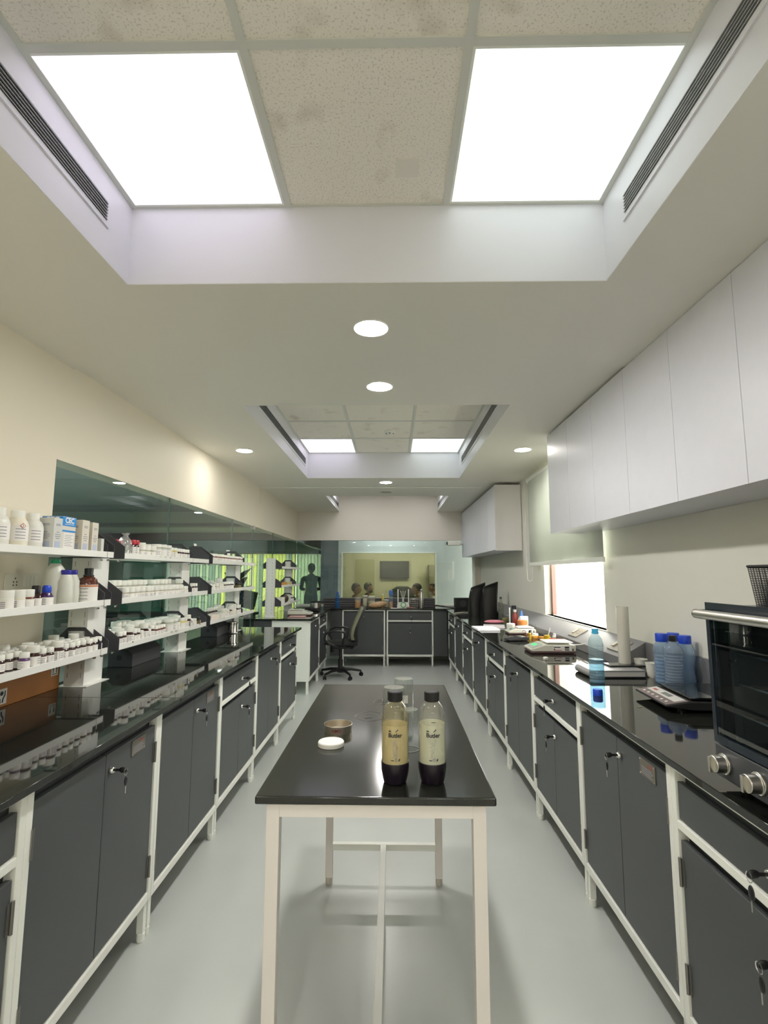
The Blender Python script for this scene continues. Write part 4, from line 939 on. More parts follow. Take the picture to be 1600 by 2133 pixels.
t = empty('speaker_box', 'black box-shaped speaker near the end corner of the bench', 'speaker', (1.12, 8.35, .9), .02); MB().box(-.12, .12, -.10, .10, 0, .165).build('case', BLKM, t, bevel=.004); MB().cyl((0, -.104, .08), .055, .004, 'y', 24).build('cone', CHAR, t)
tag(MB().sph((0, 0, .045), (.05, .04, .045), 14, 8).build('black_pouch', BLKM, loc=(1.30, 8.1, .9)), 'lumpy black pouch beside the black speaker', 'pouch')
tag(MB().sph((0, 0, .03), (.04, .05, .03), 14, 8).build('blue_cloth', pm('blue_cloth', (.10, .22, .42), .7), loc=(1.20, 7.45, .9)), 'small blue cloth bundle before the black bags', 'cloth')
tag(MB().tube([(.98+.12*math.cos(a/3), 7.3+.10*math.sin(a/2.2), .906) for a in range(22)], .006, 6).build('white_cable', pm('beige_cable', (.62, .60, .52), .5)), 'loose pale cable loop on the bench before the black bags', 'cable')
tag(MB().tube([(1.00, 8.3, .905), (.8, 8.42, .925), (.72, 8.55, .935), (.68, 8.6, .92)], .010, 8).build('black_cable', BLK), 'black cable from the speaker across the end bench', 'cable')
# ------------------------------------------------------------------ centre table
t = empty('lab_table', 'white steel-framed table with black granite top in the aisle', 'table', (0, 0, 0)); TX0, TX1, TY0, TY1 = -.3448, .2569, 1.338, 2.637
MB().box(TX0, TX1, TY0, TY1, .880, .90).build('table_top', STONE_T, t, bevel=.004, seg=3)
lx0, lx1, ly0, ly1 = -.318, .233, 1.352, 2.60; p = .033
for (x, y) in ((lx0, ly0), (lx1-p, ly0), (lx0, ly1-p), (lx1-p, ly1-p)):
    l = MB().mat(FRAME2).box(x, x+p, y, y+p, .035, .879); l.mat(pm('grey_foot', (.55, .50, .44), .5)).lathe([(.014, 0), (.016, .006), (.016, .035)], (x+p/2, y+p/2, 0), 14); l.build('leg', FRAME2, t, bevel=.0015)
a = MB(); a.box(lx0+p, lx1-p, ly0, ly0+.03, .846, .879); a.box(lx0+p, lx1-p, ly1-.03, ly1, .846, .879); a.box(lx0, lx0+.03, ly0+p, ly1-p, .846, .879); a.box(lx1-.03, lx1, ly0+p, ly1-p, .846, .879)
a.build('apron', FRAME2, t)
MB().box(lx0+p, lx1-p, ly1-.032, ly1-.006, .155, .183).build('cross_bar', FRAME, t, bevel=.001); MB().box(lx0+p, lx1-p, ly0+.006, ly0+.032, .155, .183).build('cross_bar', FRAME, t, bevel=.001)
MB().box(-.058, -.032, ly0+.032, ly1-.032, .155, .182).build('long_bar', FRAME, t, bevel=.001)
# soda bottles
def soda(x, y, label, tint, liqcol, liqz):
    t = empty('soda_bottle', label, 'bottle', (x, y, .90)); r = .0365
    p = [(r*.97, .042), (r, .05), (r*.985, .10), (r*.985, .12), (r, .155), (r*.96, .172), (r*.78, .195), (.018, .208), (.0155, .212), (.0155, .22)]
    MB().lathe(p, seg=36).build('body', glass('pet_'+label[:9], tint, 1.5, .02, .10, liqcol), t)
    MB().lathe([(r-.0022, .043), (r-.0018, .05), (r*.985-.0018, .10), (r*.985-.0018, .12), (r-.002, liqz)], seg=36, cap=False).build('liquid', glass('liq_'+label[:9], tuple(.45+.5*c for c in liqcol), .35, 0, .80, liqcol), t)
    MB().lathe([(.026, .0), (.0305, .003), (.0335, .014), (.0372, .034), (.038, .050), (.037, .054), (.0366, .054)], seg=36).build('base_cup', pm('purple_black', (.010, .006, .012), .3), t)
    c = MB().mat(BLKM); n = 30
    pc = []
    c.lathe([(.019, .208), (.0205, .211), (.0205, .232), (.0185, .2345)], seg=10); c.build('cap', BLKM, t, bevel=.0015)
    q = MB().mat(INK); R = r+.0002
    add_text(q, 'Butler', .0150, T((0, 0, .128)), R, bold=.00035, depth=.0003); add_text(q, 'Mr', .006, T((0, 0, .1385)) @ Matrix.Rotation(-.38, 4, 'Z'), R, bold=.0002, depth=.0003)
    arc = []
    for i in range(9):
        a = -.02+.22*i/8; arc.append((R*math.sin(a), -R*math.cos(a)-.0003, .1375+.006*(i/8)**2))
    q.tube(arc, [.0004+.0009*(i/8) for i in range(9)], 5)
    q.mat(GREYINK); random.seed(int(x*1000))
    for i in range(26):
        u = i/25; a0 = random.uniform(-.28, .28)*(1-.6*u); rad = random.uniform(.001, .0035); zc = .118-.05*u; pts = []
        for k in range(8):
            b2 = 2*PI*k/8; aa = a0+rad*math.cos(b2)/R; pts.append((R*math.sin(aa), -R*math.cos(aa)-.0001, zc+rad*math.sin(b2)))
        q.tube(pts, .00028, 4, True)
    q.mat(INK); [q.add([(R*math.sin(a), -R*math.cos(a)-.0003, z) for a in (-.30, -.08) for z in (.0645, .0665)], [(0, 1, 3, 2)])]
    q.tube([(R*math.sin(.07+.07*math.cos(k)), -R*math.cos(.07)-.0002, .0665+.004*math.sin(k)) for k in range(6)], .0003, 4, True)
    q.prism([(.0085, .0625), (.0125, .0665), (.013, .071), (.009, .068)], 'y', -.0362, -.0357)
    if liqz > .151: q.add([(R*math.sin(a), -R*math.cos(a)-.0003, z) for a in (-.12, .18) for z in (.1605, .162)], [(0, 1, 3, 2)])
    q.build('print', INK, t)
    return t
soda(.006, 1.435, 'left of the two dark-based soda bottles, amber-tinted with cloudy liquid', (.90, .86, .72), (.76, .70, .50), .150)
soda(.106, 1.437, 'clearer of the two dark-based soda bottles, with pale cloudy liquid', (.93, .93, .88), (.76, .77, .64), .152)
# tumblers upside down
def tumbler(x, y, r, h, l, tall=False):
    t = empty('glass_tumbler', l, 'glass', (x, y, .90), 0, 'clear glasses behind the soda bottles')
    MB().lathe([(r, .0006), (r*.99, h*.5), (r*.97, h*.93), (r*.9, h)], seg=30, cap=False).build('wall', CLEAR, t)
    MB().lathe([(r*.9, h-.004), (r*.9, h)], seg=30).build('foot', glass('thick_glass', (.8, .84, .8), 1.6, .05, .18, (.7, .72, .66)), t)
    MB().tube([(r*math.cos(a*PI/15), r*math.sin(a*PI/15), .0015) for a in range(30)], .0010, 6, True).build('rim', glass('rim_glass', (.85, .88, .85), 2.5, .05, .3, (.8, .82, .76)), t)
tumbler(.052, 1.69, .031, .122, 'tall upturned clear tumbler just behind the two soda bottles'); tumbler(.004, 1.98, .042, .128, 'upturned clear glass hidden behind the amber soda bottle cap'); tumbler(.045, 2.18, .040, .120, 'upturned clear glass farthest behind the amber soda bottle')
tag(MB().box(-.016, .016, -.001, .001, 0, .03).build('glass_label', LABEL, loc=(.045, 2.1385, .93)), 'white sticker on the farthest upturned glass', 'sticker')
# tin and disc
t = empty('metal_dish', 'shallow round metal dish with handwritten letters on the lab table', 'dish', (-.193, 1.868, .90))
MB().lathe([(0, .003), (.044, .003), (.046, .004), (.0485, .026), (.0495, .026), (.047, .0), (0, .0)][::-1], seg=40, cap=False).build('body', pm('tin_metal', (.60, .54, .44), .3, metal=.9), t)
MB().tube([(.049*math.cos(a*PI/20), .049*math.sin(a*PI/20), .026) for a in range(40)], .0011, 6, True).build('rim', STEEL, t)
q = MB().mat(pm('maroon_marker', (.16, .02, .03), .6)); add_text(q, 'HMSI', .014, T((0, 0, .0135)) @ Matrix.Rotation(-.02, 4, 'Z'), .0487, depth=.0003, bold=.0004); q.build('writing', None, t)
t = empty('white_disc', 'round white lid lying in front of the metal dish', 'lid', (-.2, 1.718, .90))
MB().lathe([(.0405, .0), (.042, .0015), (.042, .012), (.040, .0145), (0.001, .0145)], seg=40).build('body', pm('disc_white', (.80, .80, .75), .45), t); 
# water rings
def puddle(x, y, r, l, n=18):
    random.seed(int(r*1e4)); pts = [(x+r*(1+.08*math.sin(3*a+r*90))*math.cos(a)*1.15, y+r*1.35*(1+.06*math.cos(4*a))*math.sin(a), .9004) for a in [2*PI*i/40 for i in range(40)]]
    m = MB().tube(pts, .0011, 5, True)
    for k in range(3): a = random.uniform(0, 6); m.tube([(x+r*.5*math.cos(a)+dx, y+r*.6*math.sin(a)+dx*.6, .9004) for dx in (-.012, 0, .014)], .0009, 5)
    tag(m.build('water_ring', glass('water_film', (.75, .75, .72), 3, .02)), l, 'spill')
puddle(-.09, 2.06, .046, 'wet ring on the lab table beyond the metal dish'); puddle(-.05, 2.28, .03, 'small wet ring on the lab table behind the larger one')

# ------------------------------------------------------------------ end bench
t = empty('storage_tray_stack', 'dark grey ribbed stacked trays along the back of the end bench', 'trays', (-.23, 8.66, .90))
for k in range(4): MB().box(-.93, .93, -.08, .08, .002+.038*k, .034+.038*k).build('tray', pm('tray_grey', (.085, .08, .085), .5), t, bevel=.004)
t = empty('water_bottle', 'slim blue water bottle at the chair end of the end bench', 'bottle', (-.905, 8.42, .9)); MB().lathe([(.034, 0), (.036, .005)]+ribbed(.036, .01, .15, 5, .002, 0)+[(.035, .18), (.016, .215), (.015, .225)], seg=22).build('body', glass('blue_pet2', (.30, .50, .82), 1.2, .03, .35, (.06, .22, .50)), t); MB().lathe([(.017, .224), (.017, .25)], seg=16).build('cap', BLUEC, t)
def sjar(x, y, r, h, liq, lh, l, lid=True):
    t = empty('glass_jar', l, 'jar', (x, y, .9)); MB().lathe([(r*.95, 0), (r, .005), (r, h*.86), (r*.9, h*.9)], seg=22).build('body', glass('jar_haze', (.86, .86, .80), 1.2, .05, .22, (.7, .68, .6)), t)
    MB().lathe([(r-.004, .006), (r-.004, lh)], seg=20).build('contents', liq, t)
    if lid: MB().lathe([(r*.95, h*.88), (r*.97, h*.9), (r*.97, h)], seg=22).build('lid', pm('pale_lid', (.66, .68, .64), .4), t)
PC = pm('pale_contents', (.62, .60, .48), .6)
sjar(-.57, 8.36, .052, .205, OR, .11, 'clear jar half full of orange powder on the end bench', False); sjar(-.455, 8.42, .042, .20, PC, .15, 'narrow clear jar of pale powder on the end bench'); sjar(-.345, 8.36, .06, .19, PC, .11, 'wide clear jar of pale powder on the end bench', True)
tag(MB().sph((0, 0, .05), (.15, .06, .05), 20, 8).build('snack_packet', pm('brown_packet', (.42, .26, .14), .4, noise=.5, nscale=25), loc=(-.235, 8.29, .905), rot=(0, -.12, .2)), 'crumpled brown and cream packet on the end bench', 'packet')
sjar(-.11, 8.47, .05, .13, PC, .10, 'small tub behind the crumpled packet'); t = empty('gold_bottle', 'tiny gold bottle with white top above the small tub', 'bottle', (-.165, 8.50, .9)); MB().lathe([(.02, 0), (.02, .15), (.01, .18), (.01, .195)], seg=16).build('body', pm('gold', (.55, .42, .08), .35), t); MB().sph((0, 0, .205), .014).build('cap', WHITE, t)
t = empty('orange_juice_bottle', 'bottle of orange drink with blue top on the end bench', 'bottle', (-.03, 8.36, .9)); MB().lathe([(.034, 0), (.034, .10)], seg=20).build('contents', OR, t); MB().lathe([(.036, 0), (.036, .13), (.030, .18), (.026, .2)], seg=20).build('body', glass('haze2', (.8, .85, .9), 1.2, .03, .2, (.4, .5, .65)), t); MB().lathe([(.032, .2), (.034, .21), (.028, .275), (.018, .285)], seg=20).build('cap', pm('blue_cap2', (.05, .16, .5), .4), t)
t = empty('wifi_router', 'white router with two antennae and green front on the end bench', 'router', (.17, 8.38, .9)); MB().prism([(-.10, 0), (.10, 0), (.10, .05), (.07, .09), (-.07, .09), (-.10, .05)], 'y', -.03, .03).build('case', pm('router_white', (.74, .74, .68), .4), t, bevel=.003)
MB().lathe([(.045, -.033), (.045, -.03)][::1], (0, 0, 0), 20, 'y').build('ring', pm('router_green', (.10, .42, .16), .4), t, loc=(0, 0, .05)); MB().lathe([(.03, -.036), (.03, -.033)], (0, 0, 0), 20, 'y').build('ring_inner', WHITE, t, loc=(0, 0, .05))
for s in (-1, 1): MB().box(s*.085-.008, s*.085+.008, -.008, .008, .05, .30).build('antenna', WHITE, t, bevel=.003)
t = empty('wire_rack', 'small upright white wire stand behind the router', 'stand', (.17, 8.52, .9))
for k in (-.03, 0, .03): MB().tube([(k, 0, 0), (k*.3, 0, .12), (k*1.3, 0, .27)], .004, 6).build('wire', FRAME, t)
t = empty('wire_basket', 'grey wire basket between the router and the steel flask', 'basket', (.345, 8.40, .9))
m = MB(); 
for k in range(16): a = 2*PI*k/16; m.tube([(.06*math.cos(a), .06*math.sin(a), 0), (.075*math.cos(a), .075*math.sin(a), .14)], .0022, 5)
for z, r in ((0, .06), (.035, .064), (.07, .068), (.105, .072)): m.tube([(r*math.cos(a*PI/12), r*math.sin(a*PI/12), z) for a in range(24)], .002, 5, True)
m.build('wires', STEEL, t); MB().tube([(.075*math.cos(a*PI/12), .075*math.sin(a*PI/12), .14) for a in range(24)], .004, 6, True).build('rim', STEEL, t)
t = empty('steel_flask', 'slim stainless steel bottle on the end bench', 'bottle', (.465, 8.36, .9)); MB().lathe([(.034, 0), (.036, .006), (.036, .19), (.018, .25), (.015, .265)], seg=24).build('body', STEEL, t); MB().lathe([(.017, .264), (.018, .268), (.018, .30), (.014, .305)], seg=20).build('cap', CHROME, t)
tag(MB().box(-.07, .07, -.04, .04, 0, .006).build('paper_slip', LABEL, loc=(.04, 8.27, .9)), 'white paper slip at the front edge of the end bench', 'paper')
tag(MB().box(-.05, .05, -.03, .03, 0, .02).build('pink_cloth', pm('pinkred', (.35, .12, .12), .7), loc=(.27, 8.27, .9), bevel=.006), 'small dull-red cloth right of the router', 'cloth')
tag(MB().box(-.12, .12, -.05, .05, 0, .03).build('white_tray', WHITE, loc=(1.0, 8.80, .9), bevel=.005), 'white tray at the corner by the end glass', 'tray')
# short bench objects
t = empty('steel_pot', 'steel saucepan with dark handle on the short bench', 'pan', (-1.20, 7.98, .9)); MB().lathe([(.08, 0), (.085, .006), (.085, .105), (.088, .108)], seg=28).build('body', CHROME, t); MB().lathe([(.090, .108), (.092, .125), (.02, .132)], seg=28).build('rim', BLK, t); MB().tube([(.09, 0, .115), (.2, .02, .125), (.30, .04, .12)], .011, 8).build('handle', BLK, t)
t = empty('induction_hob', 'flat black hob under the steel saucepan', 'hob', (-1.28, 7.75, .9)); MB().box(-.17, .16, -.16, .14, .008, .045).build('body', BLK, t, bevel=.004)
for a in (-.14, .13):
    for c_ in (-.13, .11): MB().cyl((a, c_, 0), .01, .009, 'z', 8).build('foot', BLK, t)
t = balance((-1.25, 6.88, .902), PI, 'cream balance with small round pan on the short bench by the white end panel', 1.0, disp=False)
MB().lathe([(.05, .076), (.055, .078), (.055, .084)], seg=24).build('round_pan', CHROME, t)
tag(MB().box(-.10, .10, -.06, .06, 0, .012).build('pink_booklet', pm('pinkbook', (.60, .35, .34), .6), loc=(-1.22, 6.60, .9), bevel=.002), 'pink booklet in front of the round-pan balance on the short bench', 'booklet')
def conical(x, y, z, l):
    t = empty('conical_flask', l, 'flask', (x, y, z), 0, 'conical flasks on the short-bench rack'); MB().lathe([(.042, 0), (.045, .006), (.016, .10), (.015, .135), (.019, .14)], seg=22, cap=False).build('body', CLEAR, t); MB().lathe([(.042, .002), (.032, .045)], seg=20).build('contents', OR, t)
for k, (y, l) in enumerate([(6.75, 'first orange conical flask on the middle shelf of the short-bench rack'), (6.87, 'second orange conical flask on the middle shelf of the short-bench rack'), (6.99, 'third orange conical flask on the middle shelf of the short-bench rack')]): conical(-1.485, y, 1.2882, l)
tag(MB().box(-.04, .04, -.10, .10, 0, .05).build('yellow_tray', pm('yellow_pad', (.58, .50, .24), .6), loc=(-1.49, 7.25, 1.2882), bevel=.004), 'low yellowish tray beside the orange flasks', 'tray')
tag(MB().box(-.05, .05, -.09, .09, 0, .09).build('white_box', WHITE, loc=(-1.50, 6.80, 1.0482), bevel=.002), 'white box on the lowest shelf of the short-bench rack', 'box')
tag(MB().sph((0, 0, .05), (.06, .11, .06), 16, 8).build('dark_packet', pm('dark_brown_pack', (.05, .035, .015), .4), loc=(-1.50, 7.08, 1.0482+.01)), 'dark rounded packet on the lowest shelf of the short-bench rack', 'packet')
tag(MB().box(-.04, .04, -.02, .02, 0, .10).build('white_bottle_box', WHITE, loc=(-1.48, 7.22, 1.0482), bevel=.002), 'narrow white carton beside the dark packet', 'box')

# ------------------------------------------------------------------ office chair
t = empty('office_chair', 'black swivel office chair with olive-edged backrest and loop arms', 'chair', (-.745, 7.42, 0), .0)
m = MB().sph((0, 0, .475), (.245, .235, .045), 24, 10); m.v = [(x, y, z-.05*max(0, -(x+.15))*2) for x, y, z in m.v]; m.build('seat', pm('black_fabric', (.014, .014, .015), .85, bump=.2, bscale=250), t)
bm_ = MB(); prof = [(.175, .53), (.165, .60), (.185, .70), (.235, .82), (.285, .93), (.305, .975)]
def back(mat, off0, off1, name, hw):
    m = MB(); n = 10; J = len(prof)
    for o_ in (off0, off1):
        for j, (x, z) in enumerate(prof):
            f_ = j/(J-1); w_ = hw*(.86+.28*math.sin(PI*min(1, f_*.9+.12)))*(1 if j not in (0, J-1) else .82)
            for i in range(n+1):
                u = i/n*2-1; m.v.append((x+o_+.025*(1-u*u)*(-1)+.0, u*w_, z))
    K = J*(n+1); fs = []
    for s in (0, 1):
        for j in range(J-1):
            for i in range(n): q = (s*K+j*(n+1)+i, s*K+j*(n+1)+i+1, s*K+(j+1)*(n+1)+i+1, s*K+(j+1)*(n+1)+i); fs.append(q if s else q[::-1])
    for j in range(J-1):
        for i in (0, n): a = j*(n+1)+i; b2 = a+n+1; fs.append((a, b2, b2+K, a+K))
    for i in range(n):
        for j in (0, J-1): a = j*(n+1)+i; fs.append((a, a+1, a+1+K, a+K))
    m.f = fs; m.m = [0]*len(fs); return m.build(name, mat, t, bevel=.008)
back(pm('olive_fabric', (.22, .22, .15), .8), -.005, .028, 'backrest', .20); back(pm('black_shell', (.012, .012, .012), .6), .030, .062, 'back_shell', .195)
MB().box(.19, .225, -.03, .03, .42, .70).build('back_post', BLK, t, bevel=.006); MB().tube([(.05, 0, .425), (.17, 0, .40), (.22, 0, .44), (.22, 0, .55)], .022, 10).build('back_bracket', BLK, t)
for s in (-1, 1):
    MB().tube([(-.02, s*.20, .44), (-.14, s*.245, .49), (-.20, s*.27, .545), (-.185, s*.275, .62), (-.10, s*.275, .665), (.02, s*.275, .66), (.08, s*.275, .645), (.085, s*.265, .60), (.06, s*.235, .52), (.06, s*.20, .455)], .017, 10).build('armrest', BLK, t)
MB().box(-.12, .10, -.09, .09, .395, .435).build('mechanism', BLK, t, bevel=.01); MB().cyl((-.13, .07, .33), .022, .09, 'z', 12).build('tension_knob', BLK, t)
MB().lathe([(.034, .10), (.034, .24), (.024, .245), (.024, .40)], seg=18).build('gas_lift', BLK, t); MB().lathe([(.045, .065), (.05, .08), (.045, .125)], seg=18).build('hub', BLK, t)
for k in range(5):
    a = 2*PI*k/5+.25; l = MB().tube([(.03*math.cos(a), .03*math.sin(a), .105), (.16*math.cos(a), .16*math.sin(a), .10), (.30*math.cos(a), .30*math.sin(a), .072)], [.024, .02, .014], 10).build('base_arm', BLK, t)
    c = MB(); cx_, cy_ = .30*math.cos(a), .30*math.sin(a)
    for s in (-1, 1): c.lathe([(.018, -.008), (.025, -.006), (.025, .006), (.018, .008)], (0, s*.014, .0255), 18, 'y')
    c.box(-.014, .014, -.006, .006, .02, .06)
    c.build('castor', BLK, l, loc=(cx_, cy_, 0), rot=(0, 0, a+.6))
# cctv
t = empty('security_camera', 'white wall camera at the top corner of the end glass', 'camera', (1.38, 8.80, 1.965))
MB().box(-.02, .02, -.05, .05, -.05, .05).build('bracket', WHITE, t, bevel=.004); MB().tube([(-.02, 0, 0), (-.15, -.02, -.01), (-.24, -.04, .0)], .018, 8).build('arm', WHITE, t)
MB().box(-.44, -.22, -.10, -.02, -.035, .045).build('housing', WHITE, t, bevel=.012); MB().cyl((-.455, -.06, .005), .026, .02, 'x', 16).build('lens', BLK, t)
MB().tube([(0, 0, -.05), (.0, .03, -.2), (.0, .05, -.5)], .006, 6).build('cable', WHITE, t)

# ------------------------------------------------------------------ rooms beyond the glass
OFW = pm('office_wall', (.42, .48, .46), .7); OFC = pm('office_ceiling', (.50, .56, .55), .8); OFD = pm('office_dark', (.03, .035, .035), .7)
struct(MB().box(-9, -1.83, -2.5, 15, ZS+.02, ZS+.08).build('ceiling_office', OFC))
struct(MB().box(-9, -8.9, -2.5, 15, 0, ZS+.02).build('wall_office_side', OFW))
struct(MB().box(-9, -1.83, -2.6, -2.5, 0, ZS+.02).build('wall_office_rear', OFW))
struct(MB().box(-9, 4, 14.1, 14.2, 1.99, ZS+.3).box(-9, 4, 14.1, 14.2, 0, .30).box(-1.93, 4, 14.1, 14.2, 0, 2.6).box(-9, -6.6, 14.1, 14.2, 0, 2.6).build('wall_office_far', OFW))
for y in (4.4, 8.2, 11.2): struct(MB().box(-8.9, -1.83, y, y+.35, ZS-.05, ZS+.02).build('trim_%d' % (5+int(y)), pm('beam_grey', (.30, .34, .34), .7)))
# vertical blinds
t = empty('vertical_blinds', 'backlit yellow-green vertical blinds across the far office window', 'blinds', (0, 14.0, 0)); random.seed(11)
bl = [transl('blind_yellow', (.60, .63, .34), .65), transl('blind_green', (.46, .52, .42), .65), transl('blind_pale', (.60, .63, .50), .65), transl('blind_teal', (.36, .42, .37), .65)]
x = -6.6; k = 0
while x < -1.98:
    c = random.choice([0, 1, 2, 1, 3, 2]) if x > -4.2 else random.choice([1, 3, 3, 2])
    if -3.6 < x < -3.0 or -4.7 < x < -4.4: c = 0
    if -2.6 < x < -2.1: c = 2
    MB().mat(bl[c]).box(-.052, .052, -.0008, .0008, .25, 1.985).build('slat', None, t, loc=(x, 0, 0), rot=(0, 0, random.uniform(-.35, .35))); x += .088; k += 1
struct(MB().box(-6.6, -1.95, 13.9, 14.1, 1.985, 2.06).build('trim_30', pm('beam_grey', (.30, .34, .34), .7)))
MB().box(-6.6, -1.95, -.02, .02, 1.986, 2.0).build('head_rail', OFD, t)
# office: side windows with pale strips seen through the racks
for (x, y, w_, z0, z1) in ((-5.6, 10.5, .9, .3, 1.9), (-4.9, 10.0, .35, 1.0, 1.9)):
    tag(MB().mat(pm('teal_partition', (.09, .26, .19), .5)).box(x, x+w_, y, y+.05, 0, z1).build('office_partition', None), 'teal glass screen standing in the dim office beyond the racks' if w_ > .5 else 'narrow teal screen standing in the dim office beyond the racks', 'screen')
def office_light(x, y, l, z=ZS+.02): downlight(x, y, z, l, e=emi('office_downlight_glow', (1, .98, .95), 16))
office_light(-3.585, 9.24, 'small round downlight seen in the green glass, in the office beyond'); office_light(-3.95, 11.9, 'round downlight farthest off in the office beyond the glass')
for (x, y) in ((-3.4, 1.5), (-5.2, 1.5), (-3.4, 3.6), (-5.6, 5.2)):  # panels added out of view to brighten the office behind the glass
    t = empty('office_fill_panel', 'unseen fill panel added in the office behind the solid wall', 'ceiling light', (x, y, ZS+.019), 0, 'fill panels added in the office'); MB().box(-.29, .29, -.29, .29, -.006, 0).build('diffuser', emi('office_fill_glow', (.95, 1, .98), 9), t); MB().box(-.30, .30, -.30, .30, -.003, .0005).build('frame', FRAME, t)
# desk, monitor, plant
tag(MB().box(-5.4, -2.5, 8.9, 9.6, .70, .74).box(-5.35, -5.3, 8.95, 9.55, 0, .70).box(-2.6, -2.55, 8.95, 9.55, 0, .70).build('office_desk', OFD), 'long dark desk in the office beyond the glass', 'desk')
t = empty('computer_monitor', 'back of a tilted monitor on the office desk by the standing person', 'monitor', (-2.75, 9.3, .74)); MB().box(-.22, .22, -.015, .015, .10, .42).build('screen', pm('monitor_green', (.04, .08, .06), .5), t, rot=(0, .2, 0)); MB().box(-.03, .03, -.01, .01, .0, .15).build('stand', OFD, t); MB().box(-.10, .10, -.07, .07, 0, .01).build('foot', OFD, t)
t = empty('pot_plant', 'dark spiky plant silhouette against the bright office blinds', 'plant', (-2.62, 8.55, .0)); MB().lathe([(.10, 0), (.14, .30)], seg=18).build('pot', OFD, t); MB().cyl((0, 0, .3), .02, .75, 'z', 8).build('stem', OFD, t)
for k in range(9):
    a = k*2.4; z = .95+.05*k
    MB().prism([(0, -.05), (.16, -.012), (.30, .04), (.17, .06), (0, .05)], 'y', -.035, .035).build('leaf', pm('dark_leaf', (.02, .035, .02), .6), t, loc=(0, 0, z), rot=(0, -.35-.1*(k % 3), a))

# passage and meeting room behind the end glass
MW = pm('meeting_wall_paint', (.62, .66, .68), .5); MY = pm('meeting_room_cream', (.48, .475, .39), .7)
b = MB(); WX0, WX1, OX0, OX1, OZ0, OZ1 = -1.03, 1.9, -.955, .805, .80, 1.835; y0, y1 = 9.62, 9.70
b.box(WX0, OX0, y0, y1, 0, 2.6); b.box(OX1, WX1, y0, y1, 0, 2.6); b.box(OX0, OX1, y0, y1, OZ1, 2.6); b.box(OX0, OX1, y0, y1, 0, OZ0); struct(b.build('wall_meeting', MW))
struct(MB().box(OX0-.02, OX0+.01, y0-.015, y1+.01, OZ0, OZ1+.02).box(OX1-.01, OX1+.02, y0-.015, y1+.01, OZ0, OZ1+.02).box(OX0, OX1, y0-.015, y1+.01, OZ1, OZ1+.02).build('window_9', FRAME))
w = pane('window_10', OX0, OX1, y0+.03, y0+.04, OZ0, OZ1, glass('meeting_glass', (.86, .86, .74), 1.2))
struct(MB().box(-1.36, -1.30, y0, 14.1, 0, 2.6).box(-1.30, WX0, y0+.005, y1, 0, 2.6).build('wall_meeting_side', pm('blue_grey', (.16, .20, .24), .5)))
struct(MB().box(-1.30, 2.6, 12.60, 12.7, 0, 2.6).build('wall_meeting_far', MY)); struct(MB().box(2.5, 2.6, 9.7, 12.6, 0, 2.6).build('wall_meeting_end', MY))
struct(MB().box(-1.83, 2.6, YB+.1, 14.1, ZS+.02, ZS+.08).build('ceiling_passage', MW))
struct(MB().box(1.9, 2.6, 9.0, 9.7, 0, 2.6).build('wall_passage_end', MW))
w = pane('window_11', XL-.016, XL-.006, YB+.12, 13.9, .02, 2.024, glass('passage_glass', (.70, .80, .80), 1.2)); struct(MB().box(XL-.12, XL, YB+.1, 14.1, 2.025, 2.6).build('wall_passage_header', MW))
struct(MB().box(-.93, -.45, 12.57, 12.60, 0, 1.80).build('door_1', pm('olive_door', (.32, .32, .19), .6)))
t = empty('wall_television', 'dark flat television on the meeting room wall', 'television', (.06, 12.53, 1.55)); MB().box(-.37, .33, -.02, .02, -.20, .20).build('screen', pm('tv_dark', (.03, .035, .045), .15), t, bevel=.004); MB().box(-.38, .34, -.012, .03, -.21, .21).build('bezel', BLK, t); MB().box(-.10, .1, .03, .065, -.1, .1).build('mount', BLK, t)
tag(MB().box(.86, 1.35, 12.1, 12.55, 0, 1.66).build('steel_cupboard', pm('cupboard', (.17, .17, .13), .6), bevel=.004), 'tall dull cupboard in the meeting room corner', 'cupboard')
ML = emi('meeting_light', (1, .93, .75), 8)
for x, l in ((-.3, 'first meeting room ceiling light'), (1.2, 'meeting room ceiling light above the cupboard side')):
    t = empty('meeting_ceiling_light', l+' beyond the glass', 'ceiling light', (x, 11.3, ZS+.01)); MB().box(-.28, .28, -.28, .28, -.004, .008).build('diffuser', ML, t); MB().box(-.30, .30, -.30, .30, .0, .0095).build('frame', FRAME, t)
t = empty('meeting_ceiling_light', 'flat ceiling light over the passage behind the end glass', 'ceiling light', (-.05, 9.30, ZS+.01)); MB().box(-.5, .5, -.08, .08, -.004, .008).build('diffuser', emi('passage_light', (.92, 1, 1), 4), t); MB().box(-.52, .52, -.10, .10, 0, .0095).build('frame', FRAME, t)
t = empty('meeting_table', 'long meeting table below the opening', 'table', (.15, 11.0, 0)); MB().box(-.20, .20, -.45, .3, .70, .74).build('table_top', pm('brown_top', (.14, .09, .05), .4), t, bevel=.003)
for sx in (-.16, .16):
    for sy_ in (-.40, .25): MB().box(sx-.02, sx+.02, sy_-.02, sy_+.02, 0, .70).build('leg', OFD, t)

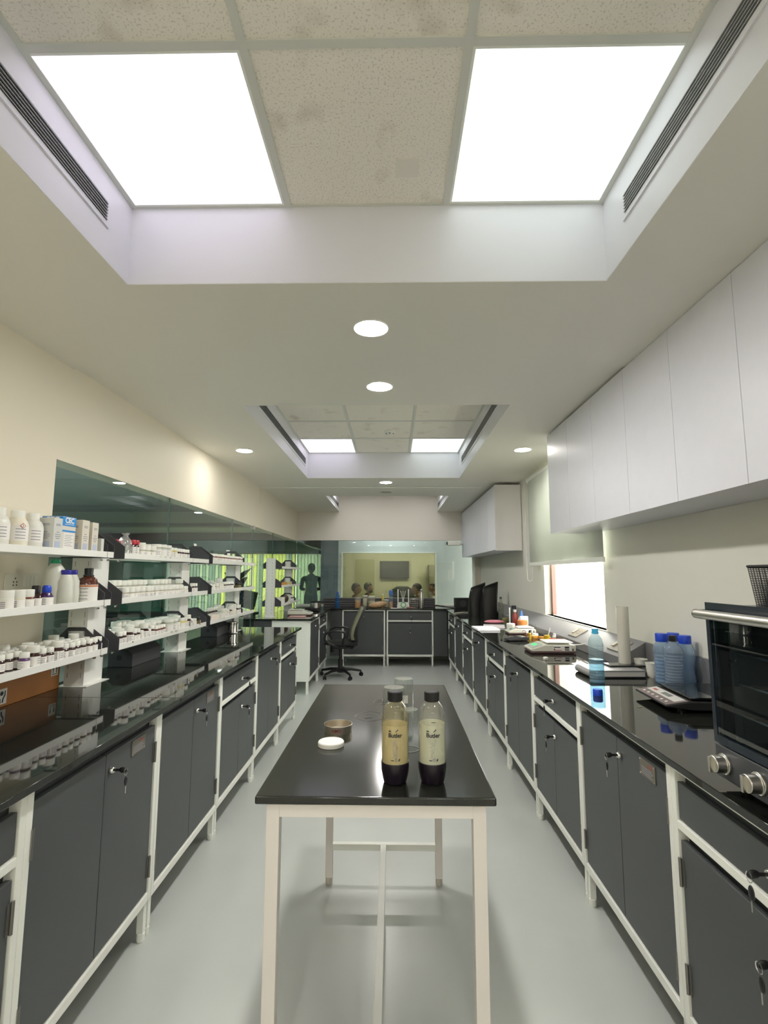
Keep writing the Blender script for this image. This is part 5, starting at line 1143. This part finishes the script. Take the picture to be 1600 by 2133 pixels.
# ------------------------------------------------------------------ people
def skin_body(edges, pts, mats, shirt, trous, name, parent):
    """grow one continuous body over a skeleton; faces take skin / shirt / trouser material from the nearest bone"""
    keys = list(pts); me = bpy.data.meshes.new('sk'); me.from_pydata([pts[k][0] for k in keys], [(keys.index(a), keys.index(b)) for a, b in edges], [])
    o = bpy.data.objects.new('sk', me); COL.objects.link(o); m = o.modifiers.new('s', 'SKIN'); m.use_smooth_shade = True
    sv = me.skin_vertices[0].data
    for i, k in enumerate(keys):
        r = pts[k][1]; sv[i].radius = r if isinstance(r, tuple) else (r, r); sv[i].use_root = (k == 'pelvis')
    s = o.modifiers.new('u', 'SUBSURF'); s.levels = 2; s.render_levels = 2
    dg = bpy.context.evaluated_depsgraph_get(); nm = bpy.data.meshes.new_from_object(o.evaluated_get(dg)); bpy.data.objects.remove(o)
    r = bpy.data.objects.new(name, nm); COL.objects.link(r); nm.materials.clear()
    for q in (SKIN, shirt, trous, BLKM): nm.materials.append(q)
    segs = [(Vector(pts[a][0]), Vector(pts[b][0]), mats.get((a, b), 0)) for a, b in edges]
    for p in nm.polygons:
        c = p.center; best = (9, 0)
        for a, b, mt in segs:
            d = b-a; u = max(0, min(1, (c-a).dot(d)/d.length_squared)); dist = (c-(a+d*u)).length
            if dist < best[0]: best = (dist, mt)
        p.material_index = best[1]; p.use_smooth = True
    r.parent = parent; return r
def head(parent, c, yaw, beard=False, glasses=False, longhair=False, sc=1.0):
    h = MB().sph((0, 0, 0), (.076, .096, .115), 24, 18); v = []
    for (x, y, z) in h.v:
        if z < -.02: k = 1-.32*((-z-.02)/.095); x *= k; y = y*(1-.12*((-z-.02)/.095)) - (.012 if y < 0 else 0)
        if y < -.07 and abs(x) < .018 and -.035 < z < .02: y -= .020*(1-abs(x)/.018)*(.02-z)/.04
        if y < -.06 and .012 < abs(x) < .05 and .002 < z < .03: y += .009
        if y < -.06 and abs(x) < .03 and -.075 < z < -.045: y -= .006
        v.append((x, y, z))
    h.v = v
    h.sph((.078, .005, -.005), (.010, .020, .030), 10, 8); h.sph((-.078, .005, -.005), (.010, .020, .030), 10, 8)
    o = h.build('head', SKIN, parent, smooth=80, loc=c, rot=(0, 0, yaw))
    e = MB().mat(WHITE)
    for s in (-1, 1): e.sph((s*.030, -.078, .012), (.013, .008, .008), 10, 8)
    e.mat(HAIR)
    for s in (-1, 1): e.sph((s*.030, -.086, .012), (.005, .003, .005), 8, 6); e.box(s*.030-.015, s*.030+.015, -.090, -.078, .030, .036)
    e.build('eyes', None, o)
    MB().sph((0, -.085, -.060), (.022, .008, .006), 10, 6).build('mouth', pm('lips', (.22, .07, .06), .5), o)
    g_ = MB().sph((0, .012, .022), (.086, .102, .108), 24, 16); keep = []
    for f in g_.f:
        cz = sum(g_.v[i][2] for i in f)/4; cyy = sum(g_.v[i][1] for i in f)/4
        if cz > .055+max(0, -cyy)*.25 or (cyy > .0 and cz > (-.16 if longhair else -.045)) or (cyy > -.02 and cz > .02): keep.append(f)
    g_.f = keep; g_.m = [0]*len(keep); hr = g_.build('hair', HAIR, o, smooth=80); sd = hr.modifiers.new('t', 'SOLIDIFY'); sd.thickness = .012
    if beard: b_ = MB().sph((0, -.038, -.075), (.058, .060, .055), 18, 12); b_.build('beard', HAIR, o, smooth=80)
    if glasses:
        q = MB()
        for s in (-1, 1): q.tube([(s*.032+.022*math.cos(a*PI/8), -.096, .012+.017*math.sin(a*PI/8)) for a in range(16)], .002, 5, True); q.tube([(s*.054, -.094, .014), (s*.078, -.03, .012), (s*.08, .02, .008)], .002, 5)
        q.tube([(-.010, -.098, .014), (.010, -.098, .014)], .002, 5); q.build('glasses', BLK, o)
    return o
def fingers(pts, edges, mats, wrist, dirv, side, up, pre):
    W_ = Vector(wrist); d = Vector(dirv).normalized(); s = Vector(side).normalized(); u = Vector(up).normalized()
    pts[pre+'palm'] = (tuple(W_+d*.06), (.032, .016)); edges.append((pre+'wrist', pre+'palm'))
    for k, (o_, L_) in enumerate(((-.03, .062), (-.010, .072), (.010, .068), (.028, .055))):
        a = W_+d*.09+s*o_; b_ = a+d*L_*.5-u*.006; c = b_+d*L_*.45-u*.02
        for nm_, q, r in (('a', a, .0095), ('b', b_, .0085), ('c', c, .0075)): pts[pre+'f%d%s' % (k, nm_)] = (tuple(q), r)
        edges += [(pre+'palm', pre+'f%da' % k), (pre+'f%da' % k, pre+'f%db' % k), (pre+'f%db' % k, pre+'f%dc' % k)]
    a = W_+d*.035-s*.035; b_ = a+d*.03-s*.02; pts[pre+'ta'] = (tuple(a), .011); pts[pre+'tb'] = (tuple(b_), .009); edges += [(pre+'palm', pre+'ta'), (pre+'ta', pre+'tb')]
def seated(name_l, loc, rz, shirt, trous, hd, lean=0.0, shoulders=.185):
    """seated, facing local -y, seat at .46"""
    t = empty('person', name_l, 'person', loc, rz)
    pts = {'pelvis': ((0, .05, .55), (.15, .115)), 'waist': ((0, .05-lean*.3, .72), (.13, .10)), 'chest': ((0, .04-lean*.7, .93), (.155, .11)), 'neckb': ((0, .03-lean, 1.05), (.07, .065)), 'neck': ((0, .015-lean, 1.12), .052)}
    edges = [('pelvis', 'waist'), ('waist', 'chest'), ('chest', 'neckb'), ('neckb', 'neck')]; mats = {('pelvis', 'waist'): 1, ('waist', 'chest'): 1, ('chest', 'neckb'): 1}
    for s, q in ((-1, 'r'), (1, 'l')):
        pts[q+'sh'] = ((s*shoulders, .04-lean*.8, .985), .058); pts[q+'el'] = ((s*(shoulders+.05), -.02-lean, .73), .043); pts[q+'wrist'] = ((s*(shoulders-.05), -.25-lean, .77), .027)
        pts[q+'hip'] = ((s*.09, .0, .53), .085); pts[q+'kn'] = ((s*.12, -.40, .50), .062); pts[q+'an'] = ((s*.12, -.40, .09), .042); pts[q+'toe'] = ((s*.13, -.54, .035), .032)
        e = [('chest', q+'sh'), (q+'sh', q+'el'), (q+'el', q+'wrist'), ('pelvis', q+'hip'), (q+'hip', q+'kn'), (q+'kn', q+'an'), (q+'an', q+'toe')]; edges += e
        for x_, m_ in zip(e, (1, 1, 0, 2, 2, 2, 3)): mats[x_] = m_
        fingers(pts, edges, mats, pts[q+'wrist'][0], (0, -1, 0), (s, 0, 0), (0, 0, 1), q)
    skin_body(edges, pts, mats, shirt, trous, 'body', t)
    head(t, (0, .0-lean, 1.225), hd.get('yaw', 0), hd.get('beard'), hd.get('glasses'), hd.get('long')); return t
def standing(name_l, loc, rz, shirt, trous):
    t = empty('person', name_l, 'person', loc, rz)
    pts = {'pelvis': ((0, 0, .92), (.15, .10)), 'waist': ((0, 0, 1.06), (.135, .10)), 'chest': ((0, .01, 1.28), (.165, .11)), 'neckb': ((0, .0, 1.40), (.07, .065)), 'neck': ((0, -.01, 1.47), .05)}
    edges = [('pelvis', 'waist'), ('waist', 'chest'), ('chest', 'neckb'), ('neckb', 'neck')]; mats = {('pelvis', 'waist'): 1, ('waist', 'chest'): 1, ('chest', 'neckb'): 1}
    for s, q in ((-1, 'r'), (1, 'l')):
        pts[q+'sh'] = ((s*.19, .0, 1.35), .06); pts[q+'el'] = ((s*.235, .03, 1.10), .048); pts[q+'wrist'] = ((s*.10, -.19, 1.08), .030)
        pts[q+'hip'] = ((s*.09, 0, .85), .09); pts[q+'kn'] = ((s*.10, -.02, .48), .062); pts[q+'an'] = ((s*.11, .02, .09), .042); pts[q+'toe'] = ((s*.13, -.13, .035), .033)
        e = [('chest', q+'sh'), (q+'sh', q+'el'), (q+'el', q+'wrist'), ('pelvis', q+'hip'), (q+'hip', q+'kn'), (q+'kn', q+'an'), (q+'an', q+'toe')]; edges += e
        for x_, m_ in zip(e, (1, 1, 0, 2, 2, 2, 3)): mats[x_] = m_
        fingers(pts, edges, mats, pts[q+'wrist'][0], (-s*.3, -1, 0), (s, -.3, 0), (0, 0, 1), q)
    skin_body(edges, pts, mats, shirt, trous, 'body', t); head(t, (0, -.015, 1.565), .3); return t
def chair_small(loc, rz, label, dark=OFD, top=1.12):
    t = empty('meeting_chair', label, 'chair', loc, rz, 'dark chairs in the meeting room')
    MB().box(-.24, .24, -.22, .22, .36, .43).build('seat', dark, t, bevel=.02)
    m = MB(); pf = [(-.22, .50), (-.24, .80), (-.20, top-.08), (-.10, top), (.10, top), (.20, top-.08), (.24, .80), (.22, .50)]; m.prism(pf, 'y', .24, .30); m.build('backrest', dark, t, bevel=.02)
    MB().box(-.03, .03, .20, .26, .42, .56).build('back_support', dark, t); MB().cyl((0, 0, .06), .03, .34, 'z', 12).build('gas_lift', BLK, t)
    for k in range(5): a = 2*PI*k/5; MB().tube([(0, 0, .09), (.27*math.cos(a), .27*math.sin(a), .03)], [.02, .03], 8).build('base_arm', BLK, t)
    return t
SH1 = pm('shirt_mint', (.48, .58, .52), .8); SH2 = pm('shirt_black', (.02, .02, .022), .8); SH3 = pm('shirt_teal', (.06, .10, .10), .8); SH4 = pm('shirt_grey', (.22, .25, .28), .8); TR = pm('trousers_dark', (.02, .025, .035), .8)
seated('person with glasses in a pale mint shirt, seated behind the end glass', (-.72, 10.2, 0), PI/2+.05, SH1, TR, {'glasses': True}).scale = (.94, .94, .94); chair_small((-.72, 10.2, 0), PI/2+.05, 'dark chair under the seated person in the mint shirt', top=1.0).scale = (.94, .94, .94)
seated('bearded person in black, seated beside the one in the mint shirt', (-.52, 11.05, 0), PI/2, SH2, TR, {'beard': True}, 0, .19).scale = (.94, .94, .94); chair_small((-.52, 11.05, 0), PI/2, 'dark chair under the seated bearded person', top=1.0).scale = (.94, .94, .94)
seated('person in dark teal leaning on a hand, seated right of the router', (.52, 10.12, 0), -PI/2, SH3, TR, {'long': False}, .06).scale = (.94, .94, .94); chair_small((.52, 10.12, 0), -PI/2, 'dark chair under the person in dark teal', top=.98).scale = (.94, .94, .94)
seated('person with dark hair in pale blue, seated behind the one in dark teal', (.86, 10.95, 0), -PI/2, pm('shirt_blue', (.40, .50, .55), .8), TR, {}, .0).scale = (.94, .94, .94); chair_small((.86, 10.95, 0), -PI/2, 'dark chair under the person in pale blue', top=.98).scale = (.94, .94, .94)
chair_small((.22, 12.0, 0), PI, 'empty black high-backed chair in the middle of the meeting opening', top=1.17).scale = (1.25, 1, 1)
standing('person standing in the office with their back turned, in a grey-green shirt and blue jeans', (-1.90, 11.9, 0), PI+.3, pm('shirt_greygreen', (.16, .22, .20), .8), pm('jeans', (.03, .07, .13), .8))

# ------------------------------------------------------------------ scraps
SC = pm('dry_scrap', (.22, .17, .08), .8)
for (x, y, z, a, l) in ((.66, 1.62, 0, .4, 'tiny dry scrap on the floor between the lab table and the nameplated cabinet'), (.62, 4.62, 0, 1.2, 'thin dark scrap on the floor by the far end of the lab table'),
        (1.17, 2.30, .90, .8, 'tiny yellowish crumb on the bench in front of the kitchen scale'), (1.03, 2.22, .90, .2, 'tiny dry twig on the bench beyond the loose blue cap')):
    tag(MB().box(-.010, .010, -.003, .003, 0, .0015).build('scrap', SC, loc=(x, y, z), rot=(0, 0, a)), l, 'scrap')
